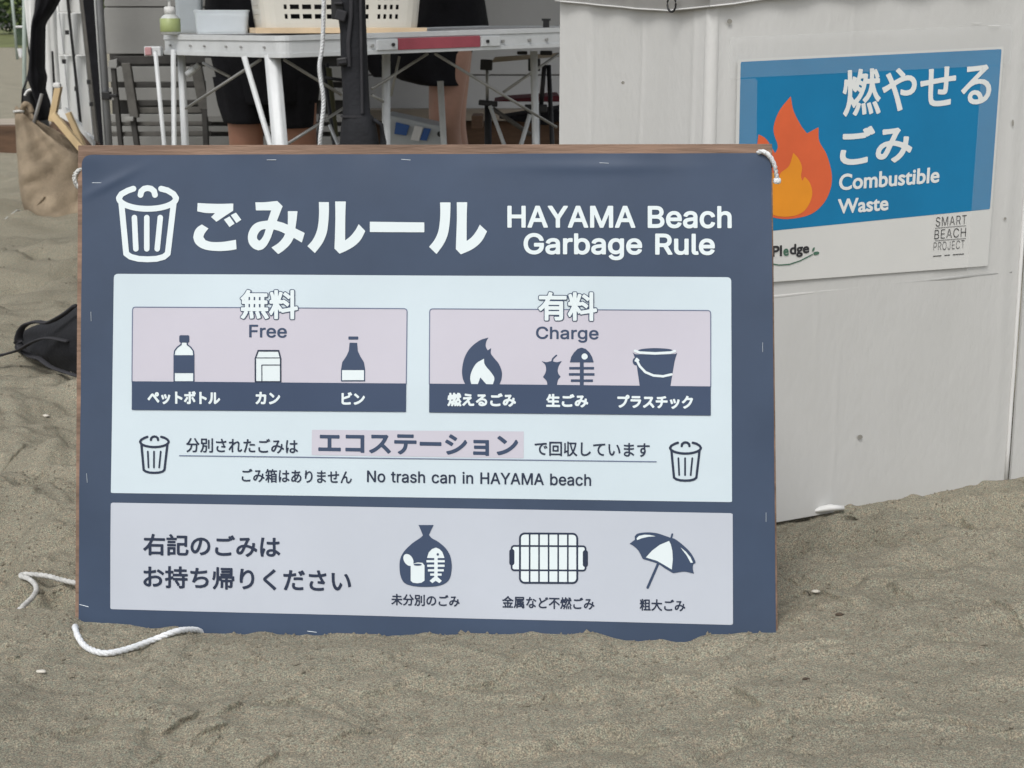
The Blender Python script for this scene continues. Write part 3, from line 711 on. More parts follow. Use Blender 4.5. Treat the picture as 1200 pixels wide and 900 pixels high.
gxs = sorted([-v for v in grow(.95, .0046, 1.035, 400)] + list(np.arange(-.95, 1.1, .0044)) + grow(1.1, .0046, 1.035, 400))
gys = sorted([1.30 - (v - 1.3) for v in grow(1.3, .006, 1.1, 30)] + list(np.arange(1.30, 2.75, .0042)) + grow(2.75, .0044, 1.009, 13) )
gys = sorted(gys + grow(gys[-1], .1, 1.08, 600))
GX, GY = np.meshgrid(gxs, gys)
GZ = height(GX.ravel(), GY.ravel()).reshape(GX.shape)
GZ = GZ * (1 - sst(20, 45, GY))
ny_, nx_ = GX.shape
# the little scarps are undercut: their upper lips lean out towards the low side
for ax, ay, bx, by, hh in SC:
    ex, ey = bx - ax, by - ay; L = math.hypot(ex, ey)
    sel = (GX > min(ax, bx) - .06) & (GX < max(ax, bx) + .06) & (GY > min(ay, by) - .06) & (GY < max(ay, by) + .06)
    xs, ys = GX[sel], GY[sel]
    t = ((xs - ax) * ex + (ys - ay) * ey) / L / L
    d = ((xs - ax) * ey - (ys - ay) * ex) / L + .003 * vnoise(xs * 22, ys * 2, 41)
    en = sst(-.12, .15, t) * (1 - sst(.85, 1.12, t))
    s_ = en * hh * .9 * np.exp(-((d + .005) / .005) ** 2)
    GX[sel] += s_ * ey / L; GY[sel] -= s_ * ex / L
vco = np.stack([GX, GY, GZ], -1).reshape(-1, 3)
me = bpy.data.meshes.new('sand')
me.vertices.add(len(vco)); me.vertices.foreach_set('co', vco.ravel())
ii, jj = np.meshgrid(np.arange(nx_ - 1), np.arange(ny_ - 1))
a = (jj * nx_ + ii).ravel()
q = np.stack([a, a + 1, a + nx_ + 1, a + nx_], 1)
me.loops.add(q.size); me.loops.foreach_set('vertex_index', q.ravel())
me.polygons.add(len(q)); me.polygons.foreach_set('loop_start', np.arange(0, q.size, 4)); me.polygons.foreach_set('loop_total', np.full(len(q), 4))
me.update(); me.validate()

ms = bpy.data.materials.new('beach_sand'); ms.use_nodes = True
nt = ms.node_tree; b = nt.nodes['Principled BSDF']
b.inputs['Roughness'].default_value = .95; b.inputs['Specular IOR Level'].default_value = .15
g = nt.nodes.new('ShaderNodeNewGeometry')


def tn(sc, det, rough=.6, kind='ShaderNodeTexNoise'):
    n = nt.nodes.new(kind); n.inputs['Scale'].default_value = sc
    if kind == 'ShaderNodeTexNoise':
        n.inputs['Detail'].default_value = det; n.inputs['Roughness'].default_value = rough
    nt.links.new(g.outputs['Position'], n.inputs['Vector']); return n


def ramp(src, stops):
    r = nt.nodes.new('ShaderNodeValToRGB')
    while len(r.color_ramp.elements) < len(stops): r.color_ramp.elements.new(.5)
    for e, (p, c) in zip(r.color_ramp.elements, stops): e.position = p; e.color = (*c, 1)
    nt.links.new(src, r.inputs[0]); return r


def mix(kind, fac, A, B):
    m = nt.nodes.new('ShaderNodeMix'); m.data_type = 'RGBA'; m.blend_type = kind
    m.inputs[0].default_value = fac
    nt.links.new(A, m.inputs[6]); nt.links.new(B, m.inputs[7]); return m


big = ramp(tn(3.0, 5).outputs['Fac'], [(.3, (.222, .214, .168)), (.7, (.275, .263, .205))])
grain = ramp(tn(520, 3, .75).outputs['Fac'], [(.32, (.25, .25, .26)), (.5, (.93, .93, .93)), (.66, (1.9, 1.86, 1.78))])
m1 = mix('MULTIPLY', .85, big.outputs[0], grain.outputs[0])
hue = ramp(tn(200, 1).outputs['Color'], [(.3, (1.14, .96, .93)), (.7, (.92, 1.02, 1.04))])
m2 = mix('MULTIPLY', .8, m1.outputs[2], hue.outputs[0])
vor = tn(160, 0, kind='ShaderNodeTexVoronoi')
spk = ramp(vor.outputs['Distance'], [(.0, (1.9, 1.8, 1.6)), (.10, (1.0, 1.0, 1.0))])
m3 = mix('MULTIPLY', .35, m2.outputs[2], spk.outputs[0])
nt.links.new(m3.outputs[2], b.inputs['Base Color'])
n2 = tn(420, 4, .7); n3 = tn(60, 4, .6)
bp = nt.nodes.new('ShaderNodeBump'); bp.inputs['Strength'].default_value = .9; bp.inputs['Distance'].default_value = .0022
bp2 = nt.nodes.new('ShaderNodeBump'); bp2.inputs['Strength'].default_value = .7; bp2.inputs['Distance'].default_value = .004
nt.links.new(n2.outputs['Fac'], bp.inputs['Height']); nt.links.new(n3.outputs['Fac'], bp2.inputs['Height'])
nt.links.new(bp2.outputs[0], bp.inputs['Normal']); nt.links.new(bp.outputs[0], b.inputs['Normal'])
gr = obj('sand', me, ms, smooth=True)
tag(gr, 'grey brown beach sand with footprints and small ridges', kind='structure')


def onsand(px, py, lift=0.0):
    z = .02
    for _ in range(8):
        p = GP(px, py, z); z = .5 * z + .5 * hz(p.x, p.y)
    p = GP(px, py, z)
    return Vector((p.x, p.y, hz(p.x, p.y) + lift))


# ================================================================ THE SIGN
def sl_(y):
    return .0048 + (y - 321) * .0000520


def bq(x0, x1, yt, yb):
    """bbox given at its centre -> pixel quad following the board's slopes"""
    xc = (x0 + x1) / 2; hw = (x1 - x0) / 2
    a, b_ = sl_(yt), sl_(yb)
    return [(x0, yt - a * hw), (x1, yt + a * hw), (x1, yb + b_ * hw), (x0, yb - b_ * hw)]


sign = thing('garbage_rule_sign', 'large navy blue garbage rule board with brown wooden edge leaning in the sand', 'sign', (_t.x, _t.y + .02, .04))
# board corners (buried foot extended along the plane)
cTL, cTR = pl_int(91.0, 170, _t, SN), pl_int(905, 168.3, _t, SN)
cBR, cBL = pl_int(911.5, 738, _t, SN), pl_int(87.5, 735, _t, SN)
cBR = cBR + (cBR - cTR).normalized() * .085; cBL = cBL + (cBL - cTL).normalized() * .085
fr = -.001
MB().hexa([c - SN * .006 for c in (cBL, cBR, cTR, cTL)], [c - SN * .0105 for c in (cBL, cBR, cTR, cTL)]).build('backing_board', M['ply'], sign)


def rail(a, b_, wdir, w, ta=-.0055, tb=.0, back=.028):
    pts = [a, b_, b_ + wdir * w, a + wdir * w]
    return MB().hexa([p + SN * tb for p in pts], [p + SN * (ta) for p in pts])


du = (cTR - cTL).normalized(); dl = (cBL - cTL).normalized(); dr = (cBR - cTR).normalized()
rw = .0135
rails = []
# front lath (flush behind poster) : 4 wooden laths forming the visible edge
top = MB().hexa([p - SN * .0012 for p in (cTL, cTR, cTR + dr * .03, cTL + dl * .03)], [p - SN * .0058 for p in (cTL, cTR, cTR + dr * .03, cTL + dl * .03)])
top.build('frame_rail', M['wood'], sign, bevel=.0008)
for c, d, s_ in ((cTL, dl, 1), (cTR, dr, -1)):
    a_ = c + d * .0305; e_ = (cBL if s_ > 0 else cBR) - d * .031
    pts = (a_, e_, e_ + du * .03 * s_, a_ + du * .03 * s_)
    MB().hexa([p - SN * .0012 for p in pts], [p - SN * .0058 for p in pts]).build('frame_rail', M['wood'], sign, bevel=.0008)
pts = (cBL, cBR, cBR - dr * .0305, cBL - dl * .0305)
MB().hexa([p - SN * .0012 for p in pts], [p - SN * .0058 for p in pts]).build('frame_rail', M['wood'], sign, bevel=.0008)
# rear battens so that the board has depth
for c, d, e_ in ((cTL, dl, 1), (cTR, dr, -1)):
    pts = (c - SN * .011, c + d * .72 - SN * .011, c + d * .72 + du * .03 * e_ - SN * .011, c + du * .03 * e_ - SN * .011)
    MB().hexa(pts, [p - SN * .018 for p in pts]).build('rear_batten', M['wood'], sign, bevel=.001)
pts = (cTL + du * .031 - SN * .011, cTR - du * .031 - SN * .011, cTR - du * .031 + dl * .03 - SN * .011, cTL + du * .031 + dl * .03 - SN * .011)
MB().hexa(pts, [p - SN * .018 for p in pts]).build('rear_batten', M['wood'], sign, bevel=.001)

# the printed banner
tl, tr, brr, bl = (97.5, 182), (903.5, 179.5), (909.5, 790), (92.0, 790)
poly = []


def corner(p, a, b_, r, n=6):
    p, a, b_ = [np.array(q, float) for q in (p, a, b_)]
    ua, ub = (a - p) / np.linalg.norm(a - p), (b_ - p) / np.linalg.norm(b_ - p)
    A, B = p + ua * r, p + ub * r
    return [tuple((1 - t) ** 2 * A + 2 * t * (1 - t) * p + t * t * B) for t in [k / n for k in range(n + 1)]]


for p, a_, b_, r in ((tl, bl, tr, 13), (tr, tl, brr, 20), (brr, tr, bl, 2), (bl, brr, tl, 2)):
    poly += corner(p, a_, b_, r)
# slightly wavy cut edge along the top
I = Ink(85, 172, 915, 795, 2.5).poly(poly)
L1 = .0004


def curl(px, py):
    """top corners of the banner lift off a little"""
    a_ = math.exp(-(((px - 97) / 26) ** 2 + ((py - 182) / 22) ** 2)) * .004
    b_ = math.exp(-(((px - 905) / 26) ** 2 + ((py - 180) / 24) ** 2)) * .003
    c_ = .0016 * math.exp(-(((px - 130) / 30) ** 2 + ((py - 215 + .5 * (px - 130)) / 6) ** 2))
    c_ += .0012 * math.exp(-(((px - 700) / 90) ** 2 + ((py - 196) / 7) ** 2))
    c_ += .0007 * math.exp(-max(0, py - 181) / 20) * math.sin(px / 19 + 1.3 * math.sin(px / 61)) + .0006 * math.exp(-max(0, 908 - px) / 16) * math.sin(py / 23)
    c_ += .0006 * math.exp(-max(0, px - 96) / 14) * math.sin(py / 27)
    return a_ + b_ + c_


BASE = .0022
poster = ink_obj('printed_banner', I, lambda x, y: signp(x, y, BASE + curl(x, y)), M['blue'], sign, run=1, smooth=True)
poster['label'] = 'navy banner printed with white and grey rule panels'


def lay(k):
    return lambda x, y: signp(x, y, BASE + .00035 * k)


def pquad(name, pts, k, m, r=0, cell=2.5, label=None):
    xs, ys = [p[0] for p in pts], [p[1] for p in pts]
    pp = []
    n = len(pts)
    for i in range(n):
        rr = r[i] if isinstance(r, (list, tuple)) else r
        pp += corner(pts[i], pts[i - 1], pts[(i + 1) % n], rr, 5) if rr else [pts[i]]
    I = Ink(min(xs) - 4, min(ys) - 4, max(xs) + 4, max(ys) + 4, cell).poly(pp)
    return ink_obj(name, I, lay(k), m, poster, run=1 if cell > 1.5 else 6, smooth=True, label=label)


pquad('print_panel', [(134, 321), (856.8, 325), (857.6, 588.2), (131, 577.5)], 1, M['white'], [5, 5, .5, .5], 2.0, label='pale main panel of the banner')
pquad('print_panel', [(131, 588.8), (858.4, 601.2), (858.8, 732), (129.8, 713.6)], 1, M['grey'], 0, 2.5, label='light grey lower panel of the banner')
A1, A2, A3, A4 = (156, 360), (477.3, 361.8), (476.6, 450), (155.6, 447.5)
B1, B2, B3, B4 = (503.8, 362), (832.8, 364), (832.8, 453.5), (503.6, 450)
for q_, nm in (((A1, A2, A3, A4), 'free'), ((B1, B2, B3, B4), 'charge')):
    pquad('print_panel', q_, 2, M['pink'], [3, 3, 0, 0], 2.0, label='lilac box under the word ' + nm.capitalize())
    I = Ink(q_[0][0] - 4, q_[0][1] - 4, q_[1][0] + 4, q_[2][1] + 4, .6)
    path = [q_[3]] + corner(q_[0], q_[3], q_[1], 4) + corner(q_[1], q_[0], q_[2], 4) + [q_[2]]
    I.stroke(path, .55)
    ink_obj('print_outline', I, lay(3), M['line'], poster)
pquad('print_band', [(155.6, 446.8), (476.6, 449.4), (476.4, 482.8), (155.4, 480.4)], 4, M['navy2'], 0, .9, label='blue strip naming the free kinds of waste')
pquad('print_band', [(503.6, 449.6), (832.8, 452.8), (832.8, 487), (503.4, 483.4)], 4, M['navy2'], 0, .9, label='blue strip naming the charged kinds of waste')
pquad('print_band', [(365.9, 503.6), (614, 505.6), (613.8, 537), (365.6, 533.2)], 2, M['pink'], 0, .9, label='lilac highlight behind the large katakana word')
I = Ink(205, 528, 775, 546, .6).stroke([(211, 533.9), (769, 541)], .6)
ink_obj('print_rule_line', I, lay(3), M['line'], poster)

T = lambda txt, q_, k, m, bold, **kw: text_ink('lettering', txt, q_, m, poster, lay(k), bold, **kw)
TITLE = [
    # voiced ko
    ((220, 225), [[(128, 138), (250, 146), (400, 150), (572, 146), (570, 235), (470, 300), (362, 372), (295, 312), (345, 265), (230, 262), (122, 242)],
                  [(180, 405), (262, 455), (215, 515), (198, 560), (225, 600), (300, 622), (430, 622), (530, 608), (605, 595), (612, 712), (520, 728), (390, 735), (250, 722), (160, 690), (98, 635), (72, 565), (90, 490), (125, 440)],
                  [(455, 345), (525, 305), (588, 395), (525, 438)], [(540, 290), (605, 258), (672, 348), (610, 388)]]),
    # mi
    ((285, 225), [[(158, 132), (280, 130), (430, 115), (497, 180), (470, 250), (425, 365), (500, 385), (562, 410), (562, 242), (682, 242), (670, 350), (655, 455), (770, 512), (735, 632), (635, 572), (590, 650), (520, 720), (442, 775), (358, 692), (440, 640), (500, 575), (528, 522), (460, 490), (385, 468), (350, 570), (300, 665), (250, 712), (195, 728), (130, 700), (80, 640), (65, 560), (85, 480), (130, 415), (200, 375), (312, 358), (335, 290), (355, 232), (165, 232)]]),
    # ru
    ((350, 225), [[(258, 130), (382, 130), (382, 260), (372, 400), (352, 520), (300, 640), (208, 762), (115, 675), (180, 600), (228, 500), (252, 390), (260, 260)],
                  [(460, 122), (592, 122), (585, 300), (582, 605), (650, 550), (710, 475), (750, 402), (832, 488), (775, 595), (700, 670), (610, 725), (512, 768), (450, 705), (458, 500), (462, 300)]]),
    # long bar
    ((350, 225), [[(888, 372), (1562, 380), (1562, 502), (888, 500)]]),
    ((490, 225), [[(275, 132), (405, 132), (402, 260), (392, 400), (370, 530), (318, 650), (230, 772), (138, 682), (200, 605), (248, 505), (270, 390), (278, 260)],
                  [(482, 130), (612, 130), (606, 300), (604, 612), (670, 560), (730, 480), (768, 408), (858, 492), (800, 600), (725, 678), (640, 730), (532, 775), (470, 710), (478, 500), (484, 300)]]),
]
I = Ink(222, 230, 576, 304, .5)
for (ox, oy), polys_ in TITLE:
    for pl2 in polys_:
        I.poly(smooth_poly([(ox + x / 10.59, oy + y / 10.59) for x, y in pl2], 5, 32))
I.poly(smooth_poly([(285 + x / 10.59, 225 + y / 10.59) for x, y in ((288, 462), (262, 540), (230, 590), (205, 608), (182, 585), (180, 545), (205, 500), (240, 472))], 5, 60), cut=True)
ink_obj('lettering', I, lay(2), M['ink'], poster)
T('HAYAMA Beach', bq(594.8, 857.3, 241.6, 267.8), 2, M['ink'], .9, latin=True)
T('Garbage Rule', bq(613.8, 837.6, 273.6, 305.3), 2, M['ink'], .95, latin=True)
for t_, q_ in (('無料', bq(283, 350, 340, 374.2)), ('有料', bq(631, 699.8, 342.5, 376))):
    T(t_, q_, 4, M['navy2'], 1.15, outline=.95)
    T(t_, q_, 5, M['ink'], 1.0, cell=.4)
T('Free', bq(293, 337, 380.8, 396), 3, M['navy2'], .42, latin=True)
T('Charge', bq(628.3, 701.6, 383, 401.6), 3, M['navy2'], .42, latin=True)
for t_, x0, x1, y0, y1 in (('ペットボトル', 174, 259, 458.3, 474), ('カン', 300.2, 329, 459.3, 474), ('ビン', 400.8, 428.3, 459.6, 474.4),
                           ('燃えるごみ', 524.8, 605, 460.6, 476.6), ('生ごみ', 640.3, 689.5, 461.8, 477.3), ('プラスチック', 723.5, 812, 463, 479)):
    T(t_, bq(x0, x1, y0, y1), 5, M['ink'], .72, cell=.4)
T('分別されたごみは', bq(218.8, 349.6, 513.6, 531), 3, M['navy'], .3, cell=.45)
T('エコステーション', bq(373.4, 607.4, 508.3, 533), 3, M['navy2'], 1.0, cell=.5)
T('で回収しています', bq(626.6, 761.5, 517.8, 535), 3, M['navy'], .3, cell=.45)
T('ごみ箱はありません', bq(283.6, 412.9, 550, 566), 3, M['navy'], .28, cell=.45)
T('No trash can in HAYAMA beach', bq(430.6, 692.8, 553.0, 567.2), 3, M['navy'], .3, latin=True, cell=.45)
T('右記のごみは', bq(169, 329, 626.5, 652), 3, M['navy'], .62, cell=.5)
T('お持ち帰りください', bq(169, 412, 665, 691.2), 3, M['navy'], .62, cell=.5)
T('未分別のごみ', bq(459, 539.2, 696.2, 709.8), 3, M['navy'], .3, cell=.4)
T('金属など不燃ごみ', bq(588.7, 696.7, 699, 713.2), 3, M['navy'], .3, cell=.4)
T('粗大ごみ', bq(749.6, 803, 702, 715.8), 3, M['navy'], .3, cell=.4)


def zm(ox, oy, s):
    return lambda pts: [(ox + x / s, oy + y / s) for x, y in pts]


def arc(cx, cy, rx, ry, a0, a1, n=14):
    return [(cx + rx * math.cos(R_(a0 + (a1 - a0) * k / n)), cy + ry * math.sin(R_(a0 + (a1 - a0) * k / n))) for k in range(n + 1)]


def bin_icon(ox, oy, sx, sy, r, rb, k, m, cell=.5):
    """waste bin pictogram, source drawing spans 120..680 x 125..805"""
    f = lambda pts: [(ox + (x - 120) / 560 * sx, oy + (y - 125) / 680 * sy) for x, y in pts]
    I = Ink(ox - 4, oy - 4, ox + sx + 4, oy + sy + 4, cell)
    rim = arc(400, 245, 252, 90, 238, -8, 26)
    I.stroke(f([(275, 158)] + [(225, 175), (170, 205), (148, 240)] + arc(400, 240, 252, 95, 180, 0, 22) + [(630, 205), (575, 172), (520, 158)]), r)
    I.stroke(f([(338, 212), (345, 180), (370, 158), (400, 152), (432, 158), (458, 180), (465, 212)]), r)
    I.stroke(f([(170, 290), (212, 730), (250, 758), (320, 776), (400, 780), (480, 776), (545, 758), (578, 730), (630, 290)]), r)
    for a_, b_ in (((284, 412), (297, 688)), ((393, 412), (393, 688)), ((512, 412), (485, 688))):
        I.stroke(f([a_, b_]), rb)
    return ink_obj('bin_pictogram', I, lay(k), m, poster)


bin_icon(136.2, 217, 74.3, 90.3, 3.4, 3.2, 2, M['ink'])
bin_icon(163.3, 509.6, 37, 46, 1.35, 1.0, 3, M['navy'], .4)
bin_icon(783.2, 516.4, 40, 48.4, 1.4, 1.05, 3, M['navy'], .4)


def icon(name, box, k, m, fn, cell=.4):
    I = Ink(*box, cell)
    fn(I)
    return ink_obj(name, I, lay(k), m, poster)


# --- bottle, can, glass bottle
z = zm(140, 330, 5.295)
body = z([(390, 375), (388, 392), (365, 408), (348, 430), (345, 455), (345, 622), (467, 622), (467, 455), (464, 430), (448, 408), (427, 392), (425, 375)])
icon('bottle_pictogram', (196, 385, 238, 452), 3, M['ink'], lambda I: I.poly(body))


def f_(I):
    I.stroke(body, .75).poly(z([(345, 457), (467, 457), (467, 568), (345, 568)])).rrect(211.2, 393, 222.9, 401.6, 1.6)


icon('bottle_pictogram', (196, 385, 238, 450), 4, M['navy2'], f_)
can = z([(866, 430), (992, 430), (1004, 478), (1004, 622), (848, 622), (848, 478)])
icon('can_pictogram', (296, 405, 334, 452), 3, M['ink'], lambda I: I.poly(can))
icon('can_pictogram', (296, 405, 334, 450), 4, M['navy'], lambda I: I.stroke(can, .85, closed=True).stroke(z([(852, 474), (1002, 474)]), .5)
     .stroke(z([(1002, 518), (888, 518), (888, 625)]), .55).stroke(z([(866, 430), (992, 430)]), 1.0))
z3 = zm(300, 330, 5.295)
gb = z3([(583, 380), (630, 380), (634, 430), (650, 465), (672, 500), (680, 545), (680, 620), (530, 620), (530, 545), (538, 500), (562, 465), (578, 430)])
icon('glass_bottle_pictogram', (396, 390, 432, 450), 3, M['navy2'], lambda I: I.poly(gb).rrect(408.7, 394.4, 420.3, 398.1, .8))
icon('glass_bottle_pictogram', (396, 385, 432, 450), 4, M['ink'], lambda I: I.poly(z3([(537, 550), (673, 550), (673, 612), (537, 612)])))
# --- flame, apple core, fish, bucket
zf = zm(500, 330, 5.294)
fo = zf([(385, 348), (330, 366), (270, 415), (236, 475), (222, 545), (226, 600), (245, 645), (450, 645), (466, 605), (468, 560), (450, 512), (418, 472), (400, 445), (402, 412), (380, 428), (368, 400), (372, 372)])
fi = zf([(358, 478), (310, 508), (282, 555), (272, 600), (280, 640), (318, 640), (335, 595), (378, 640), (412, 640), (422, 600), (405, 568), (375, 532), (360, 508)])
icon('flame_pictogram', (536, 390, 594, 453), 3, M['navy2'], lambda I: I.poly(smooth_poly(fo)).poly(smooth_poly(fi), cut=True))
icon('flame_pictogram', (536, 390, 594, 450.5), 2.5, M['ink'], lambda I: I.poly(smooth_poly(fi)))
ap = zf([(712, 493), (742, 500), (775, 494), (808, 500), (840, 493), (828, 510), (818, 530), (814, 555), (820, 575), (832, 590), (816, 610), (808, 645), (750, 645), (745, 618), (722, 592), (735, 572), (742, 545), (738, 520), (728, 506)])
icon('apple_core_pictogram', (630, 410, 662, 453), 3, M['navy2'], lambda I: I.poly(smooth_poly(ap)).stroke(zf([(778, 496), (784, 478), (806, 458)]), .9))
zg = zm(660, 330, 5.295)


def f_(I):
    I.poly(zg([(115, 410), (140, 418), (163, 440), (180, 468), (190, 502), (42, 502), (50, 468), (68, 440), (90, 418)]))
    I.ellipse(660 + 133 / 5.295, 330 + 465 / 5.295, 3.6, 3.6, cut=True)
    I.poly(zg([(104, 500), (128, 500), (128, 648), (104, 648)]))
    for y_, a_, b_ in ((538, 38, 192), (576, 36, 195), (615, 48, 185)): I.poly(zg([(a_, y_ - 8), (b_, y_ - 8), (b_, y_ + 8), (a_, y_ + 8)]))


icon('fish_bone_pictogram', (664, 404, 700, 453), 3, M['navy2'], f_)
icon('fish_bone_pictogram', (664, 404, 700, 453), 2.5, M['ink'], lambda I: I.ellipse(685.1, 417.8, 4, 4))


def f_(I):
    I.poly(zg([(436, 450), (570, 458), (706, 448), (698, 470), (690, 500), (665, 650), (475, 650), (462, 560), (452, 490)]))
    I.poly(zg(arc(572, 428, 108, 15, 0, 360, 30)))
    I.poly(zg([(430, 440), (450, 452), (690, 452), (708, 442), (700, 462), (445, 462)]))
    I.ellipse(660 + 455 / 5.295, 330 + 495 / 5.295, 4.6, 4.9)


icon('bucket_pictogram', (738, 403, 798, 453), 3, M['navy2'], f_)
icon('bucket_pictogram', (738, 403, 798, 453), 4, M['ink'], lambda I: I.stroke(zg([(446, 430), (475, 441), (570, 446), (665, 441), (692, 432)]), 1.5)
     .stroke(zg([(455, 485), (475, 525), (510, 562), (560, 583), (620, 588), (672, 576)]), 1.4).stroke(zg([(448, 492), (456, 478), (468, 488)]), 1.0))
# --- rubbish bag, grill grate, parasol
zb = zm(460, 600, 9)
bag = zb([(278, 135), (437, 135), (412, 185), (388, 240), (420, 275), (480, 308), (555, 370), (608, 450), (628, 545), (624, 630), (606, 700), (560, 748), (480, 777), (355, 786), (230, 778), (140, 750), (98, 695), (80, 610), (84, 500), (125, 415), (210, 330), (290, 275), (325, 245), (305, 195)])


def wshapes(I, cut):
    I.ellipse(460 + 172 / 9, 600 + 502 / 9, 5.2, 7.6, cut=cut, rot=R_(-32))
    I.poly(zb([(196, 562), (215, 545), (270, 528), (320, 532), (342, 560), (342, 720), (310, 742), (268, 748), (220, 742), (196, 722)]), cut=cut)
    I.poly(zb([(462, 372), (500, 388), (530, 420), (552, 482), (368, 482), (385, 425), (420, 388)]), cut=cut)
    I.poly(zb([(444, 480), (480, 480), (480, 690), (444, 690)]), cut=cut)
    for y_, a_, b_ in ((516, 362, 555), (563, 370, 553), (611, 378, 545), (656, 402, 522)):
        I.poly(zb([(a_, y_ - 12), (b_, y_ - 12), (b_, y_ + 12), (a_, y_ + 12)]), cut=cut)
    I.poly(zb([(460, 672), (490, 690), (525, 722), (498, 746), (460, 722), (425, 746), (395, 722), (430, 690)]), cut=cut)


icon('rubbish_bag_pictogram', (464, 610, 534, 692), 3, M['navy2'], lambda I: (I.poly(smooth_poly(bag)), wshapes(I, True)))
icon('rubbish_bag_pictogram', (464, 610, 534, 692), 2.5, M['ink'], lambda I: wshapes(I, False))
icon('rubbish_bag_pictogram', (464, 610, 534, 692), 4, M['navy2'], lambda I: I.ellipse(490, 661.3, 4.8, 1.2))
icon('fish_eye_pictogram', (508, 645, 518, 654), 4, M['navy2'], lambda I: I.ellipse(513.5, 649.3, 1.4, 1.5))
zk = lambda pts: [(590 + x / 10, 610 + y / 10 + (x - 530) * .0006) for x, y in pts]
outer = zk(rr_pts(195, 152, 865, 728, 55)); inner = zk(rr_pts(98, 298, 962, 582, 30))
icon('grill_pictogram', (590, 615, 700, 692), 2.5, M['ink'], lambda I: I.poly(outer).poly(inner))


def f_(I):
    I.stroke(outer, 1.15, closed=True).stroke(inner, 1.05, closed=True)
    for x_ in (308, 418, 530, 642, 755): I.stroke(zk([(x_, 155), (x_, 722)]), .95)
    I.stroke(zk([(100, 365), (100, 495)]), 3.0).stroke(zk([(960, 372), (960, 510)]), 3.0)


icon('grill_pictogram', (590, 615, 700, 692), 3, M['navy'], f_)
zu = zm(730, 610, 10)
can_ = zu([(78, 270), (140, 222), (138, 180), (180, 148), (290, 136), (400, 146), (510, 182), (560, 200), (610, 214), (700, 282), (785, 365), (840, 455), (850, 492), (822, 512), (818, 560), (832, 620), (760, 602), (700, 597), (588, 614), (500, 562), (400, 500), (232, 447), (185, 355), (130, 300)])
w1 = zu([(160, 205), (185, 178), (250, 163), (310, 165), (390, 182), (300, 188), (220, 205), (165, 228)])
w2 = zu([(540, 235), (560, 275), (578, 350), (584, 450), (572, 572), (500, 528), (400, 470), (268, 430), (340, 350), (430, 282)])
w3 = zu([(668, 305), (735, 360), (790, 425), (820, 490), (792, 492), (745, 405)])


def f_(I):
    I.poly(smooth_poly(can_, 5, 38))
    for w_ in (w1, w2, w3): I.poly(w_, cut=True)
    I.stroke(zu([(408, 512), (290, 782)]), 1.5).stroke(zu([(578, 158), (566, 200)]), 1.1)


icon('parasol_pictogram', (734, 618, 820, 692), 3, M['navy2'], f_)
icon('parasol_pictogram', (734, 618, 820, 692), 2.5, M['ink'], lambda I: (I.poly(w1), I.poly(w2), I.poly(w3)))

# staples
for x, y, ang in ((121, 185.5, 0), (114, 214.5, 0), (319, 188, 0), (476, 187.5, 4), (708, 191.5, 3), (893.5, 407, 90), (897.5, 606, 90), (107.5, 371, 88), (99, 709.5, 15), (366, 740, 8), (893, 190, 85), (103, 560, 85)):
    c_, s_ = math.cos(R_(ang)) * 5.4, math.sin(R_(ang)) * 5.4
    a_, b_ = signp(x - c_, y - s_, BASE + .0008), signp(x + c_, y + s_, BASE + .0008)
    MB().tube([a_ - SN * .001, a_, b_, b_ - SN * .001], .00032, 5).build('staple', M['staple'], sign)


# --- twisted ropes
def smooth_path(pts, n=10):
    out = []
    p = [Vector(q) for q in pts]
    p = [2 * p[0] - p[1]] + p + [2 * p[-1] - p[-2]]
    for i in range(1, len(p) - 2):
        for k in range(n):
            t = k / n
            out.append(.5 * ((2 * p[i]) + (-p[i - 1] + p[i + 1]) * t + (2 * p[i - 1] - 5 * p[i] + 4 * p[i + 1] - p[i + 2]) * t * t + (-p[i - 1] + 3 * p[i] - 3 * p[i + 1] + p[i + 2]) * t ** 3))
    out.append(p[-2])
    return out


def rope(name, pts, r, label, cat, m=None, pitch=None, strands=3, parent=None, ends=False):
    path = smooth_path(pts, 12)
    # resample
    L = [0]
    for a_, b_ in zip(path, path[1:]): L.append(L[-1] + (b_ - a_).length)
    pitch = pitch or r * 6
    n = max(8, int(L[-1] / pitch * 7))
    res, j = [], 0
    for k in range(n + 1):
        s_ = L[-1] * k / n
        while j < len(L) - 2 and L[j + 1] < s_: j += 1
        t = (s_ - L[j]) / max(1e-9, L[j + 1] - L[j])
        res.append(path[j].lerp(path[j + 1], t))
    mb = MB()
    for st in range(strands):
        cen = []
        for k, p in enumerate(res):
            t = (res[min(k + 1, n)] - res[max(k - 1, 0)]).normalized()
            a_ = t.cross(Vector((.1, .2, 1))).normalized(); b_ = t.cross(a_)
            ph = 2 * math.pi * (L[-1] * k / n / pitch + st / strands)
            cen.append(p + (a_ * math.cos(ph) + b_ * math.sin(ph)) * r * .40)
        mb.tube(cen, r * .62, 6)
    o = mb.build(name, m or M['rope'], parent, smooth=True, fix=False)
    if parent is None: tag(o, label, cat)
    elif label: o['label'] = label
    return o


def sand_path(px, lift):
    return [onsand(x, y, l if l is not None else lift) for x, y, l in [(p + (None,))[:3] if len(p) == 2 else p for p in px]]


